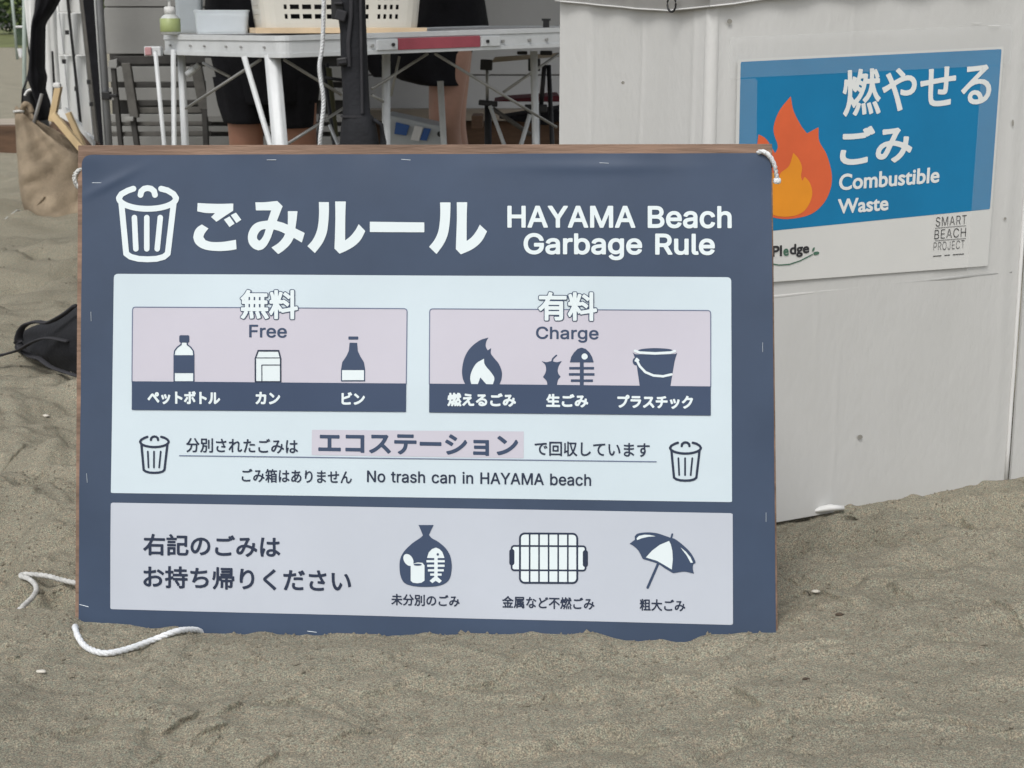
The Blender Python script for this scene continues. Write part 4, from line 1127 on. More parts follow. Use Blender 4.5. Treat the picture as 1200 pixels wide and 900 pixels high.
pts = [signp(88.5, 722, .002, False) - SN * .01] + sand_path([(88, 737, .003), (91, 748, .004), (99, 760, .004), (112, 767, .004), (127, 769.5, .0045), (150, 764.5, .0045), (178, 755, .005), (205, 746, .006), (222, 742, .004), (233, 740, .001), (240, 739.5, -.008)], .0035)
pts[0] = pts[1] + Vector((0.0, .012, -.012))
rope('sign_rope', pts, .0042, 'white twisted rope curving over the sand below the sign\'s lower left corner', 'rope')
_hk = [(104, 685), (88, 683), (72, 679.5), (58, 675.5), (42, 673.5), (27, 673), (25, 675.5), (34, 678.5), (41, 685), (42.5, 692), (38, 700), (31, 707), (24, 713)]
_zz = max(hz(GP(x, y, .006).x, GP(x, y, .006).y) for x, y in _hk[3:9]) + .002
pts = [GP(x, y, _zz) for x, y in _hk] + [GP(20, 718, _zz - .014)]
rope('sign_rope', pts, .0040, 'white rope bent into a hook on the sand left of the sign', 'rope', M['rope_dirty'])
pts = [signp(888, 180, -.003, False), signp(890, 178.5, .006, False), signp(896, 179.5, .008, False), signp(903, 186, .007, False), signp(908.5, 197, .001, False), signp(911, 210, -.006, False), signp(913.5, 212.5, -.010, False)]
rope('corner_rope', pts, .0031, 'short white rope looped through the sign\'s top right corner', 'rope')
MB().box(signp(911, 211, -.006, False), .010, .008, .008).build('knot', M['rope'], bpy.data.objects['corner_rope'], bevel=.003)
pts = [signp(97, 197, -.006, False), signp(92.5, 199, -.002, False), signp(88.5, 204, .001, False), signp(87.3, 210, .0, False), signp(89, 217, -.003, False), signp(94, 222, -.009, False)]
rope('corner_rope', pts, .0032, 'small white rope loop on the sign\'s upper left edge', 'rope', M['rope_dirty'])


# ================================================================ NOTICE BOX (folded corrugated plastic) on the right
g1, g2 = GP(915, 606, .012), GP(1182, 561, .012)
bd = (g2 - g1); bd.z = 0; bd.normalize()
BN = Vector((bd.y, -bd.x, 0))                      # outward normal, towards the viewer
if BN.y > 0: BN = -BN
BO = Vector((g1.x, g1.y, 0))


def boxp(px, py, lay=0.0):
    return pl_int(px, py, BO + BN * lay, BN)


cF = boxp(823, 400); cF.z = 0                      # front corner
cR = boxp(1189, 400); cR.z = 0
bk = -BN                                           # direction of the left face, away from the viewer


def px_of(p):
    d = Vector(p) - CAMP
    z_ = d.dot(FWD)
    return 600 + F * d.x / z_, 450 - F * d.dot(UPV) / z_


# left face: goes back until it is seen at px 655
t_ = 0.0
while px_of(cF + bk * t_ + Vector((0, 0, .5)))[0] > 655 and t_ < 3: t_ += .002
cL = cF + bk * t_
HT = .93
boxT = thing('notice_box', 'white corrugated plastic bin enclosure with a blue Combustible Waste notice', 'waste box', (cF.x, cF.y, 0))


def sheet(name, a, b_, z0, z1, n, m, parent, th=.005, bulge=.004, seed=1, nx=26, nz=22, z0b=None, creases=()):
    """slightly buckled sheet from a to b, outward normal n"""
    mb = MB()
    a, b_ = Vector(a), Vector(b_)
    fr_, bkv = [], []
    for j in range(nz + 1):
        for i in range(nx + 1):
            u, v = i / nx, j / nz
            e = math.sin(math.pi * u)
            zb_ = z0 + ((z0b if z0b is not None else z0) - z0) * u
            d = bulge * (e * math.sin(math.pi * v) * .6 + mnoise.noise(Vector((u * 3 + seed, v * 3, seed))) * .8 * min(1, e * 3))
            for u0, w0, am, va, vb in creases:
                d += am * math.exp(-((u - u0 - .004 * math.sin(v * 9)) / w0) ** 2) * min(1, max(0, (v - va) * 12)) * min(1, max(0, (vb - v) * 12))
            p = a.lerp(b_, u) + n * d
            p.z = zb_ + (z1 - zb_) * v
            fr_.append(p); bkv.append(p - n * th)
    N = len(fr_); w = nx + 1
    mb.v = [tuple(p) for p in fr_ + bkv]
    for j in range(nz):
        for i in range(nx):
            k = j * w + i
            mb.f.append((k, k + 1, k + w + 1, k + w)); mb.f.append((N + k, N + k + w, N + k + w + 1, N + k + 1))
    for i in range(nx):
        mb.f.append((i, N + i, N + i + 1, i + 1)); k = nz * w + i; mb.f.append((k, k + 1, N + k + 1, N + k))
    for j in range(nz):
        k = j * w; mb.f.append((k, k + w, N + k + w, N + k)); k = j * w + nx; mb.f.append((k, N + k, N + k + w, k + w))
    o_ = mb.build(name, m, parent, smooth=True)
    o_.modifiers.new('edges', 'EDGE_SPLIT').split_angle = .7
    return o_


LN = Vector((-bd.x, -bd.y, 0))                     # outward normal of the left face
crease = .011
fa_, fb_ = cF + bd * crease, cR


def bu(px, py):
    return (boxp(px, py) - fa_).dot(bd) / (fb_ - fa_).length


sheet('side_panel', fa_, fb_, .004, HT, BN, M['pp'], boxT, bulge=.0014, seed=3, z0b=.006, nx=170, nz=60,
      creases=[(bu(976, 530), .006, .0007, .0, .30), (bu(955, 420), .006, .0005, .22, .47), (bu(1028, 377), .004, .0005, .40, .50), (bu(971, 20), .005, .0004, .78, .95),
               (bu(999, 20), .005, .0007, .78, .95), (bu(1172, 400), .02, .0012, .0, 1.0), (bu(1110, 460), .05, -.0010, .05, .5), (bu(840, 300), .02, -.0012, 0, 1)])
sheet('side_panel', cL, cF + bk * crease, -.02, HT, LN, M['pp'], boxT, bulge=.004, seed=5, nx=110, nz=40, creases=[(.60, .010, .0012, 0, 1), (.93, .012, .0014, 0, 1), (.25, .02, -.001, 0, 1)])
cBk = cL + bd * (cR - cF).length
sheet('side_panel', cR + bk * .004, cBk, -.01, HT, bd, M['pp'], boxT, bulge=.005, seed=8)
sheet('side_panel', cBk, cL, -.01, HT, bk, M['pp'], boxT, bulge=.005, seed=9)
# rounded bright crease at the front corner
mb = MB(); ring0 = []
for z_ in np.linspace(-.01, HT, 16):
    r_ = .0118 + .0004 * mnoise.noise(Vector((z_ * 9, 0, 3)))
    c_ = cF - BN * .011 - LN * .011
    ring0.append([c_ + (BN * math.cos(a_) + LN * math.sin(a_)) * r_ + Vector((0, 0, z_)) for a_ in [2 * math.pi * k / 16 for k in range(16)]])
mb.rings(ring0).build('corner_crease', M['pp'], boxT, smooth=True)


# horizontal seam under the notice and across
pa, pb = boxp(906, 348, .0005), boxp(1186, 319, .0005)
pc = boxp(1030, 334, .001)
MB().tube([pa - BN * .0044, pc - BN * .0041, pb - BN * .0044], .0046, 12).build('fold_ridge', M['pp'], boxT, smooth=True)
# right hand neighbour panel with dark gap between
nb = cR + bd * .010 + BN * .004
sheet('return_panel', nb, nb + bd * .34 - BN * .02, -.01, HT, BN, M['pp'], boxT, bulge=.003, seed=12)
mb = MB(); A, B = cR + BN * .001, cR + BN * .001
mb.tube([Vector((cR.x, cR.y, z_)) + BN * .002 + bd * (.0025 * mnoise.noise(Vector((z_ * 6, 2, 2)))) for z_ in np.linspace(0, HT, 14)], .0035, 8)
mb.build('panel_edge', M['pp2'], boxT, smooth=True)
# milky liner folded over the rim
ring = [cL, cF + bk * .02, cF, cF + bd * .02, cR]
mb = MB()
top_, bot_ = [], []
hemZ = []
samples = []
for A, B, nn, q_ in ((cL, cF, LN, 14), (cF, cR, BN, 20)):
    for k in range(q_ + 1):
        samples.append((A.lerp(B, k / q_), nn if 0 < k < q_ else (LN + BN).normalized() if (A is cF and k == 0) or (B is cF and k == q_) else nn))
for idx, (p, nn) in enumerate(samples):
    x_ = px_of(Vector((p.x, p.y, .8)))[0]
    yh = np.interp(x_, [640, 700, 750, 790, 822, 850, 890, 950, 1100, 1200], [-1, 5, 10, 12.5, 9, 5, -1, -8, -14, -20])
    hp = pl_int(x_, yh, cF + nn * .012, nn) if abs(nn.dot(Vector((0, 1, 0)))) > .1 else p
    q1 = p + nn * (.010 + .003 * math.sin(idx * 1.7)); q1.z = hp.z
    q2 = p + nn * .004; q2.z = HT + .004
    q3 = p - nn * .02; q3.z = HT + .004
    samples[idx] = (q1, q2, q3)
n_ = len(samples)
mb.v = [tuple(v) for s_ in samples for v in s_]
for i in range(n_ - 1):
    for j in (0, 1): mb.f.append((i * 3 + j, (i + 1) * 3 + j, (i + 1) * 3 + j + 1, i * 3 + j + 1))
lo = mb.build('plastic_liner', M['film'], boxT, smooth=True)
md = lo.modifiers.new('s', 'SOLIDIFY'); md.thickness = .0012
mb = MB().tube([s_[0] for s_ in samples], .0014, 6); mb.build('liner_hem', M['pp'], boxT, smooth=True)
lp = [pl_int(787 + 5 * math.cos(a_), 5 + 9 * math.sin(a_), cF + LN * .02, LN) for a_ in np.linspace(-.9, 3.9, 12)]
ho = MB().tube(lp, .0016, 6).build('black_cord_loop', M['blackp'], None, smooth=True)
tag(ho, 'small black cord loop hanging at the top of the white waste box', 'cord')
# loose plastic strip under the box
pts = sand_path([(905, 613, .010), (925, 611, .012), (950, 608, .014), (972, 605, .015), (988, 603, .012)], .004)
mb = MB(); mb.tube(pts, .005, 8, rs=[.004, .005, .0055, .0095, .006], flat=.6)
sc_ = mb.build('plastic_scrap', M['pp2'], None, smooth=True)
tag(sc_, 'crumpled white plastic strip lying on sand under the waste box', 'litter')

# ---- the paper notice
notice = thing('combustible_waste_notice', 'white paper notice with blue field and flame, taped to the white waste box', 'notice', tuple(boxp(1010, 190, .003)))


def nlay(k):
    return lambda x, y: boxp(x, y, .0042 + .0003 * k)


def nquad(name, pts, k, m, cell=2.0, parent=None, label=None, z=None):
    xs, ys = [p[0] for p in pts], [p[1] for p in pts]
    I = Ink(min(xs) - 3, min(ys) - 3, max(xs) + 3, max(ys) + 3, cell).poly(pts)
    return ink_obj(name, I, z or nlay(k), m, parent or notice, run=8, label=label)


nquad('paper', [(864.5, 69.5), (1176.5, 54.5), (1157.5, 311.5), (858, 334)], 0, M['paper'])
nquad('blue_field', [(868, 72.5), (1173.8, 57.5), (1160.2, 245), (864, 274.5)], 1, M['cyan'])
zn = zm(850, 0, 2.571)
fl = zn([(197, 290), (206, 335), (228, 378), (246, 402), (281, 383), (283, 425), (305, 465), (320, 520), (318, 565), (298, 610), (262, 643), (215, 657), (165, 659), (120, 645), (85, 610), (72, 560), (76, 500), (92, 455), (100, 405), (116, 413), (130, 428), (150, 462), (158, 440), (146, 400), (148, 370), (165, 330)])
fm = zn([(205, 460), (222, 480), (231, 505), (228, 530), (232, 546), (239, 532), (254, 550), (262, 580), (254, 612), (232, 640), (196, 652), (152, 650), (118, 632), (102, 600), (106, 565), (125, 535), (145, 520), (158, 545), (168, 520), (192, 500)])
I = Ink(870, 105, 985, 262, .7).poly(smooth_poly(fl)); ink_obj('flame_print', I, nlay(2), M['nred'], notice)
I = Ink(870, 105, 985, 262, .7).poly(smooth_poly(fm)); ink_obj('flame_print', I, nlay(3), M['norange'], notice)
N_ = lambda txt, q_, m, bold, **kw: text_ink('lettering', txt, q_, m, notice, nlay(3), bold, **kw)
N_('燃やせる', [(987, 82), (1164, 70), (1160.5, 123), (988, 137)], M['nwhite'], 1.0, cell=.45)
N_('ごみ', [(985, 150), (1071, 144), (1068, 189), (984, 195.5)], M['nwhite'], 1.35, cell=.5)
N_('Combustible', [(983.5, 204), (1101.8, 195.2), (1100.5, 214), (983, 223.5)], M['nwhite'], .62, cell=.4)
N_('Waste', [(982, 233.5), (1041.5, 229), (1041, 246.5), (982, 250.8)], M['nwhite'], .62, cell=.4)
N_('Pl', [(905, 288.3), (916.5, 287.3), (916.5, 300), (905, 301)], M['nblack'], .5, cell=.35)
N_('e', [(918, 291.5), (924.3, 291.0), (924.3, 299.7), (918, 300.2)], M['ngreen'], .5, cell=.35)
N_('dge', [(925.5, 286.3), (948.6, 284.5), (948.2, 300), (925.5, 302.2)], M['nblack'], .5, cell=.35)
I = Ink(900, 282, 965, 315, .4).stroke([(900, 308.5), (913, 310.6), (925, 309.8), (938, 305.5), (952, 298.2)], .7)
I.ellipse(953.3, 292.3, 1.2, 2.8, rot=.4).ellipse(956.6, 296.8, 3.6, 2.0, rot=-.2)
ink_obj('leaf_swoosh_print', I, nlay(3), M['ngreen'], notice)
N_('SMART', [(1097, 254.6), (1133, 251.8), (1132.6, 262.6), (1096.6, 265.6)], M['nblack'], -.12, latin=True, track=30, cell=.35)
N_('BEACH', [(1095.6, 269.4), (1132.2, 266.6), (1131.8, 277.4), (1095, 280.4)], M['nblack'], -.12, latin=True, track=30, cell=.35)
N_('PROJECT', [(1094.3, 284), (1130.6, 281.2), (1130.2, 291), (1094, 293.8)], M['nblack'], -.15, latin=True, track=30, cell=.35)
I = Ink(1088, 260, 1140, 305, .4)
for y_ in (267.4, 282.2): I.stroke([(1096, y_), (1132, y_ - 2.9)], .28)
for k in range(11):
    x_ = 1094 + k * 3.3
    if k not in (3, 6): I.stroke([(x_, 300.3 - k * .26), (x_ + 2.3, 300.1 - k * .26)], .5)
ink_obj('small_print_line', I, nlay(3), M['nblack'], notice)
for q_ in ([(855, 44), (1187, 28.5), (1184, 76), (854.5, 92)], [(862, 93), (887.5, 91.5), (884.5, 330), (858, 336)], [(1150.5, 78), (1178, 76.5), (1158.5, 318), (1133, 322)]):
    nquad('clear_tape', q_, 5, M['tape'], 3.0, label='clear packing tape strip holding the notice')
# faint dirt marks on the box
for x, y, w_, h_ in ((1187, 144, 1.2, 4), (1178, 256, 1.6, 1.6), (1008, 512, 3, 2.5), (855, 25, 3, 3), (730, 97, 2, 2), (1165, 30, 9, .6), (1145, 27, 8, .5)):
    I = Ink(x - w_ - 3, y - h_ - 3, x + w_ + 3, y + h_ + 3, .8).ellipse(x, y, w_, h_)
    ink_obj('scuff_mark', I, lambda a_, b__: boxp(a_, b__, .0035), M['scuff'] if w_ < 4 else M['pp2'], boxT)

# ================================================================ FOLDING TABLE
TZ = .773
N0 = P(328, 43, 4.0); N0.z = TZ
u1 = Vector((.80, .60, 0)).normalized()
F0 = P(186, 41, 4.5); F0.z = TZ
e1 = (F0 - N0); LW = e1.length; e1.normalize()
u1 = Vector((e1.y, -e1.x, 0)); u1 = u1 if u1.x > 0 else -u1
tilt = .024
WW = 1.12


def tp(a, b_, dz=0.0):
    """table plane: a along the right going edge, b away from the viewer"""
    p = N0 + u1 * a + e1 * b_
    return Vector((p.x, p.y, TZ + tilt * a / WW + dz))


def zt(x, y):
    p = Vector((x, y, 0)) - Vector((N0.x, N0.y, 0))
    return TZ + tilt * p.dot(u1) / WW


TH = .050
tab = thing('folding_table', 'silver aluminium folding camp table with a red front strip, holding a plastic basket', 'folding table', (N0.x, N0.y, 0))


def slab(a0, a1, b0, b1, z0, z1, m, name, rad=.03, segs=5, bev=.002):
    pts = []
    for cx, cy, s0 in ((a1 - rad, b1 - rad, 0), (a0 + rad, b1 - rad, 90), (a0 + rad, b0 + rad, 180), (a1 - rad, b0 + rad, 270)):
        for k in range(segs + 1):
            t = R_(s0 + 90 * k / segs); pts.append((cx + rad * math.cos(t), cy + rad * math.sin(t)))
    mb = MB()
    mb.rings([[tp(x, y, z0) for x, y in pts], [tp(x, y, z1) for x, y in pts]])
    return mb.build(name, m, tab, bevel=bev)


slab(.012, WW - .012, .012, LW - .012, -.008, -.001, M['board_w'], 'tabletop', .03)
# extruded rim: two lips and a web
for z0, z1, off in ((-.010, .003, 0), (-TH + .011, -.010, .003), (-TH, -TH + .011, 0)):
    mb = MB()
    rad = .035

    def outl(o):
        pts = []
        for cx, cy, s0 in ((WW - rad, LW - rad, 0), (rad, LW - rad, 90), (rad, rad, 180), (WW - rad, rad, 270)):
            for k in range(7):
                t = R_(s0 + 15 * k); pts.append((cx + (rad - o) * math.cos(t), cy + (rad - o) * math.sin(t)))
        return pts
    A, B = outl(off), outl(off + .012 if z0 > -.02 else off + .006)
    n = len(A)
    mb.v = [tuple(tp(x, y, z0)) for x, y in A] + [tuple(tp(x, y, z1)) for x, y in A] + [tuple(tp(x, y, z1)) for x, y in B] + [tuple(tp(x, y, z0)) for x, y in B]
    for i in range(n):
        j = (i + 1) % n
        mb.f += [(i, j, n + j, n + i), (n + i, n + j, 2 * n + j, 2 * n + i), (2 * n + i, 2 * n + j, 3 * n + j, 3 * n + i), (3 * n + i, 3 * n + j, j, i)]
    mb.build('edge_rail', M['alu'], tab, bevel=.0008)


def rail_at(px):
    """parameter a on the front edge seen at pixel px"""
    lo_, hi = -.1, 2.0
    for _ in range(40):
        m_ = (lo_ + hi) / 2
        if px_of(tp(m_, 0, -.02))[0] < px: lo_ = m_
        else: hi = m_
    return lo_


def rail_block(px0, px1, z0, z1, m, name, out=.004, side=0):
    a0, a1 = rail_at(px0), rail_at(px1)
    vs = []
    pA = [tp(a0, .002, z0), tp(a1, .002, z0), tp(a1, .002, z1), tp(a0, .002, z1)]
    pB = [p - e1 * (out + .002) for p in pA]
    return MB().hexa(pA, pB).build(name, m, tab, bevel=.001)


rail_block(466, 562, -.041, -.012, M['redstrip'], 'red_strip', .003)
for a_, b_ in ((441, 465), (563, 585)):
    rail_block(a_, b_, -.040, -.014, M['alu'], 'corner_bracket', .005)
    c = tp(rail_at(a_ * .25 + b_ * .75 if a_ < 500 else a_ * .7 + b_ * .3), -.008, -.027)
    MB().tube([c + e1 * .004, c - e1 * .002], .0045, 10).build('rivet', M['blackp'], tab)
for px_ in (436, 589, 620, 640):
    c = tp(rail_at(px_), -.001, -.028)
    MB().tube([c + e1 * .003, c - e1 * .004], .004, 10).build('rivet', M['steel'], tab)


def nfix(px0, px1, m, name):
    # small screws on the short left edge
    pass


for t in (.12, .3, .42, .6, .72, .9):
    p = N0 + e1 * LW * t; c = Vector((p.x, p.y, TZ - .025)) - u1 * .001
    MB().tube([c + u1 * .004, c - u1 * .002], .0028, 8).build('rivet', M['steel'], tab)


def floor_leg(px0, py0, px1, py1, D0, D1, r, m, name, parent, foot=None, r2=None, n=10, z1=None):
    """rod through two seen points, prolonged to the ground"""
    A, B = P(px0, py0, D0), P(px1, py1, D1)
    d = (B - A).normalized()
    gz = hz(B.x, B.y) if z1 is None else z1
    e = A + d * ((gz - .01 - A.z) / d.z)
    MB().tube([A, e], r, n, rs=[r, r2 or r]).build(name, m, parent, smooth=True)
    if foot:
        MB().tube([e - d * .06, e], r * 1.25, n).build('foot', foot, parent, smooth=True)
    return A, e


def rod(px0, py0, px1, py1, D0, D1, r, m, name, parent, n=8):
    return MB().tube([P(px0, py0, D0), P(px1, py1, D1)], r, n).build(name, m, parent, smooth=True)


def leg_profile(px0, py0, px1, py1, D0, D1, r, name='leg', m=None):
    """oval extruded leg with shallow grooves"""
    A, B = P(px0, py0, D0), P(px1, py1, D1)
    d = (B - A).normalized(); e = A + d * ((hz(B.x, B.y) - .01 - A.z) / d.z)
    a_ = d.cross(Vector((0, 1, 0))).normalized(); b_ = d.cross(a_).normalized()
    rings = []
    for p in (A, e):
        rings.append([p + a_ * math.cos(t) * r * (1 + .07 * math.cos(6 * t)) + b_ * math.sin(t) * r * .8 * (1 + .07 * math.cos(6 * t)) for t in [2 * math.pi * k / 24 for k in range(24)]])
    return MB().rings(rings).build(name, m or M['alu'], tab, smooth=True)


leg_profile(319, 64, 328, 167, 4.06, 4.06, .0185)
leg_profile(212, 58, 217, 167, 4.50, 4.50, .010)
leg_profile(203, 58, 204, 167, 4.42, 4.42, .0065)
leg_profile(452.5, 62, 452.5, 167, 4.35, 4.35, .0105)
leg_profile(625.5, 60, 628, 167, 4.75, 4.75, .0100)
floor_leg(182, 60, 192, 165, 4.36, 4.40, .0060, M['alu'], 'leg', tab, M['blackp'])
floor_leg(286, 66, 317, 170, 4.12, 4.12, .0072, M['alu'], 'leg_strut', tab)
floor_leg(516, 95, 519, 150, 4.9, 4.9, .0095, M['alu'], 'leg', tab, M['blackp'])
for q_ in ((218, 127, 305, 70, 4.45, 4.15), (238, 74, 269, 90, 4.6, 4.5), (333, 70, 400, 111, 4.15, 4.3), (338, 168, 402, 127, 4.15, 4.3),
           (436, 104, 501, 63, 4.3, 4.45), (510, 63, 652, 149, 4.4, 4.75), (436, 111, 449, 119, 4.3, 4.33), (590, 108, 655, 63, 4.8, 4.9)):
    rod(*q_[:4], q_[4], q_[5], .0042, M['steel'], 'cross_brace', tab)
rod(468, 66, 458, 113, 4.5, 4.5, .0035, M['steel'], 'cross_brace', tab)
rod(228, 80, 219, 88, 4.45, 4.45, .009, M['alu'], 'hinge_plate', tab)
rod(233, 76, 224, 84, 4.47, 4.47, .008, M['alu'], 'hinge_plate', tab)
rod(598, 103, 580, 116, 4.78, 4.75, .0, M['steel'], 'cross_brace', tab) if False else None
# little side clip with pink end at the left edge
c = P(180, 60, 4.44)
MB().box(c, .045, .03, .026).build('side_clip', M['alu'], tab, bevel=.003)
MB().box(P(174.5, 60, 4.43), .018, .024, .022).build('side_clip_cap', M['palepink'], tab, bevel=.003)
c = P(640, 30, 4.85)
MB().box(c, .018, .018, .03).box(c + Vector((0, 0, .017)), .026, .018, .006).build('clamp', M['blackp'], tab)

# ================================================================ THINGS ON THE TABLE
def on_table(px, D, dz=0.0):
    p = P(px, 40, D)
    return Vector((p.x, p.y, zt(p.x, p.y) + .003 + dz))


def lathe(name, c, prof, m, parent=None, n=24, smooth=True):
    rings = [[Vector((c[0] + r * math.cos(2 * math.pi * k / n), c[1] + r * math.sin(2 * math.pi * k / n), c[2] + z)) for k in range(n)] for z, r in prof]
    return MB().rings(rings).build(name, m, parent, smooth=smooth)


# pump bottle
c = on_table(200, 4.42)
pb_ = thing('pump_bottle', 'small pump dispenser bottle with yellow green label at the table\'s left end', 'pump bottle', c)
lathe('bottle_body', c, [(0, .020), (.004, .025), (.02, .0265), (.040, .026), (.048, .021), (.054, .013), (.058, .012)], M['pump'], pb_)
lathe('bottle_label', c, [(.008, .0265), (.009, .0272), (.042, .0268), (.043, .0255)], M['liquid'], pb_)
lathe('pump_collar', c + Vector((0, 0, .054)), [(0, .0145), (.018, .0145), (.02, .010)], M['pp2'], pb_)
lathe('pump_stem', c + Vector((0, 0, .072)), [(0, .004), (.022, .004)], M['pp2'], pb_, 12)
MB().box(c + Vector((-.006, -.004, .096)), .040, .014, .011).build('pump_head', M['pp2'], pb_, bevel=.003)

# clear containers
def tub(name, label, c, sx, sy, sz, rot, m, lidm=None, lid=0.012):
    t = thing(name, label, 'container', c)
    Rz = Matrix.Rotation(rot, 3, 'Z')
    mb = MB()

    def rr(sx_, sy_, z_, r=.012):
        pts = []
        for cx, cy, s0 in ((sx_ / 2 - r, sy_ / 2 - r, 0), (-sx_ / 2 + r, sy_ / 2 - r, 90), (-sx_ / 2 + r, -sy_ / 2 + r, 180), (sx_ / 2 - r, -sy_ / 2 + r, 270)):
            for k in range(5):
                a_ = R_(s0 + 22.5 * k); pts.append(Vector(c) + Rz @ Vector((cx + r * math.cos(a_), cy + r * math.sin(a_), z_)))
        return pts
    rings = [rr(sx * .93, sy * .93, 0), rr(sx * .95, sy * .95, .006), rr(sx, sy, sz), rr(sx * 1.03, sy * 1.03, sz), rr(sx * 1.03, sy * 1.03, sz + .004), rr(sx * .97, sy * .97, sz + .004), rr(sx * .92, sy * .92, .006)]
    mb.rings(rings).build('tub', m, t, smooth=False)
    if lidm:
        MB().rings([rr(sx * .90, sy * .90, .010), rr(sx * .93, sy * .93, sz - .012)]).build('contents', lidm, t)
    return t


c = on_table(261, 4.44)
tub('storage_tub', 'low frosted plastic tub with lilac contents beside the laundry basket', c, .142, .11, .058, .15, M['clear'], M['cleart'])
c = on_table(223, 4.72)
tub('tall_storage_tub', 'tall pale blue translucent container standing behind the pump bottle', c, .075, .08, .20, .1, M['clear'], M['clear'])

# laundry basket with real slots
c = on_table(393, 4.42)
bas = thing('laundry_basket', 'cream slotted plastic basket on a yellowed board on the folding table', 'basket', c)
RZ = Matrix.Rotation(R_(14), 3, 'Z')


def bas_ring(w_, d_, z_, r=.035, n=None):
    """returns dense perimeter points (uniform count)"""
    pts = []
    segs = [(0, 1)]
    per = []
    for cx, cy, s0 in ((w_ / 2 - r, -d_ / 2 + r, -90), (w_ / 2 - r, d_ / 2 - r, 0), (-w_ / 2 + r, d_ / 2 - r, 90), (-w_ / 2 + r, -d_ / 2 + r, 180)):
        for k in range(5):
            a_ = R_(s0 + 22.5 * k); per.append(Vector((cx + r * math.cos(a_), cy + r * math.sin(a_), 0)))
    out = []
    # divide straights: front 40, side 26
    cnt = [0]
    for i in range(20):
        a_, b_ = per[i], per[(i + 1) % 20]
        k = (24 if i in (4, 14) else 44 if i in (9, 19) else 1)
        for j in range(k): out.append(a_.lerp(b_, j / k))
    return [Vector(c) + RZ @ (p + Vector((0, 0, z_))) for p in out]


rows = [0, .012, .022, .034, .046, .058, .070, .082, .094, .106, .120, .135, .150, .165, .18, .20, .21]
slots_rows = (2, 4, 6, 8, 10, 12, 14)
W0, D0_ = .405, .25
rings = []
for z_ in rows:
    s_ = 1 + z_ * .50
    rings.append(bas_ring(W0 * s_, D0_ * s_, z_))
n = len(rings[0])
mb = MB(); mb.v = [tuple(p) for r_ in rings for p in r_]
for j in range(len(rows) - 1):
    for i in range(n):
        # columns: slots on straights
        fr_i = i
        hole = False
        if j in slots_rows:
            q_ = i
            # locate run: order = corner4, side(24), corner.. build mask by period
            if i >= 4 and i < 28: hole = (i - 4) % 3 != 0 and 1 < i - 4 < 23
            elif i >= 32 and i < 76: hole = (i - 32) % 4 not in (0, 1) and 2 < i - 32 < 42
            elif i >= 80 and i < 104: hole = (i - 80) % 3 != 0 and 1 < i - 80 < 23
            elif i >= 108 and i < 152: 
                k_ = i - 108
                hole = (k_ % 4 not in (0,)) and 2 < k_ < 42 if k_ < 22 else (k_ % 2 == 0 and 24 < k_ < 42 and k_ not in (32, 33))
        if not hole: mb.f.append((j * n + i, j * n + (i + 1) % n, (j + 1) * n + (i + 1) % n, (j + 1) * n + i))
mb.f.append(tuple(range(n - 1, -1, -1)))
bo = mb.build('basket_shell', M['basket'], bas, smooth=False, fix=False)
md = bo.modifiers.new('s', 'SOLIDIFY'); md.thickness = .0035; md.offset = 0
s_ = 1 + .21 * .5
rim = bas_ring(W0 * s_, D0_ * s_, .212); rim2 = bas_ring(W0 * s_ * 1.06, D0_ * s_ * 1.08, .212); rim3 = bas_ring(W0 * s_ * 1.06, D0_ * s_ * 1.08, .198)
mb = MB(); mb.v = [tuple(p) for r_ in (rim, rim2, rim3) for p in r_]
for j in (0, 1):
    for i in range(n): mb.f.append((j * n + i, j * n + (i + 1) % n, (j + 1) * n + (i + 1) % n, (j + 1) * n + i))
ro = mb.build('basket_rim', M['basket'], bas, fix=False); md = ro.modifiers.new('s', 'SOLIDIFY'); md.thickness = .003
# dark cloth inside the basket
mb = MB(); mb.rings([bas_ring(W0 * .94, D0_ * .9, .008), bas_ring(W0 * 1.0, D0_ * .98, .10), bas_ring(W0 * .9, D0_ * .85, .15)])
co_ = mb.build('dark_laundry', M['charcoal'], None, smooth=True); tag(co_, 'dark cloth lying inside the cream laundry basket', 'cloth')
mb = MB().box(Vector(c) + Vector((0, 0, .0045)), .445, .27, .014, RZ)
cb = mb.build('thin_board', M['ochre'], None, bevel=.001); tag(cb, 'yellowed thin board under the cream laundry basket', 'board')
for o in (bo,): pass
bas.location.z += .012
co_.location.z += .012

# hanging white cord
pts = [P(381, -150, 3.86), P(380, -40, 3.86), P(379, 20, 3.86), P(377.5, 55, 3.86), P(374.5, 76, 3.86), P(375.5, 92, 3.86), P(378.5, 110, 3.86), P(379, 126, 3.86), P(377, 145, 3.86), P(375, 167, 3.86), P(374, 220, 3.88), P(372, 262, 3.9)]
pts[-1].z = hz(pts[-1].x, pts[-1].y) - .005
rope('white_cord', pts, .0058, 'long white cord hanging down in front of the table beside the black pole', 'cord', pitch=.022)

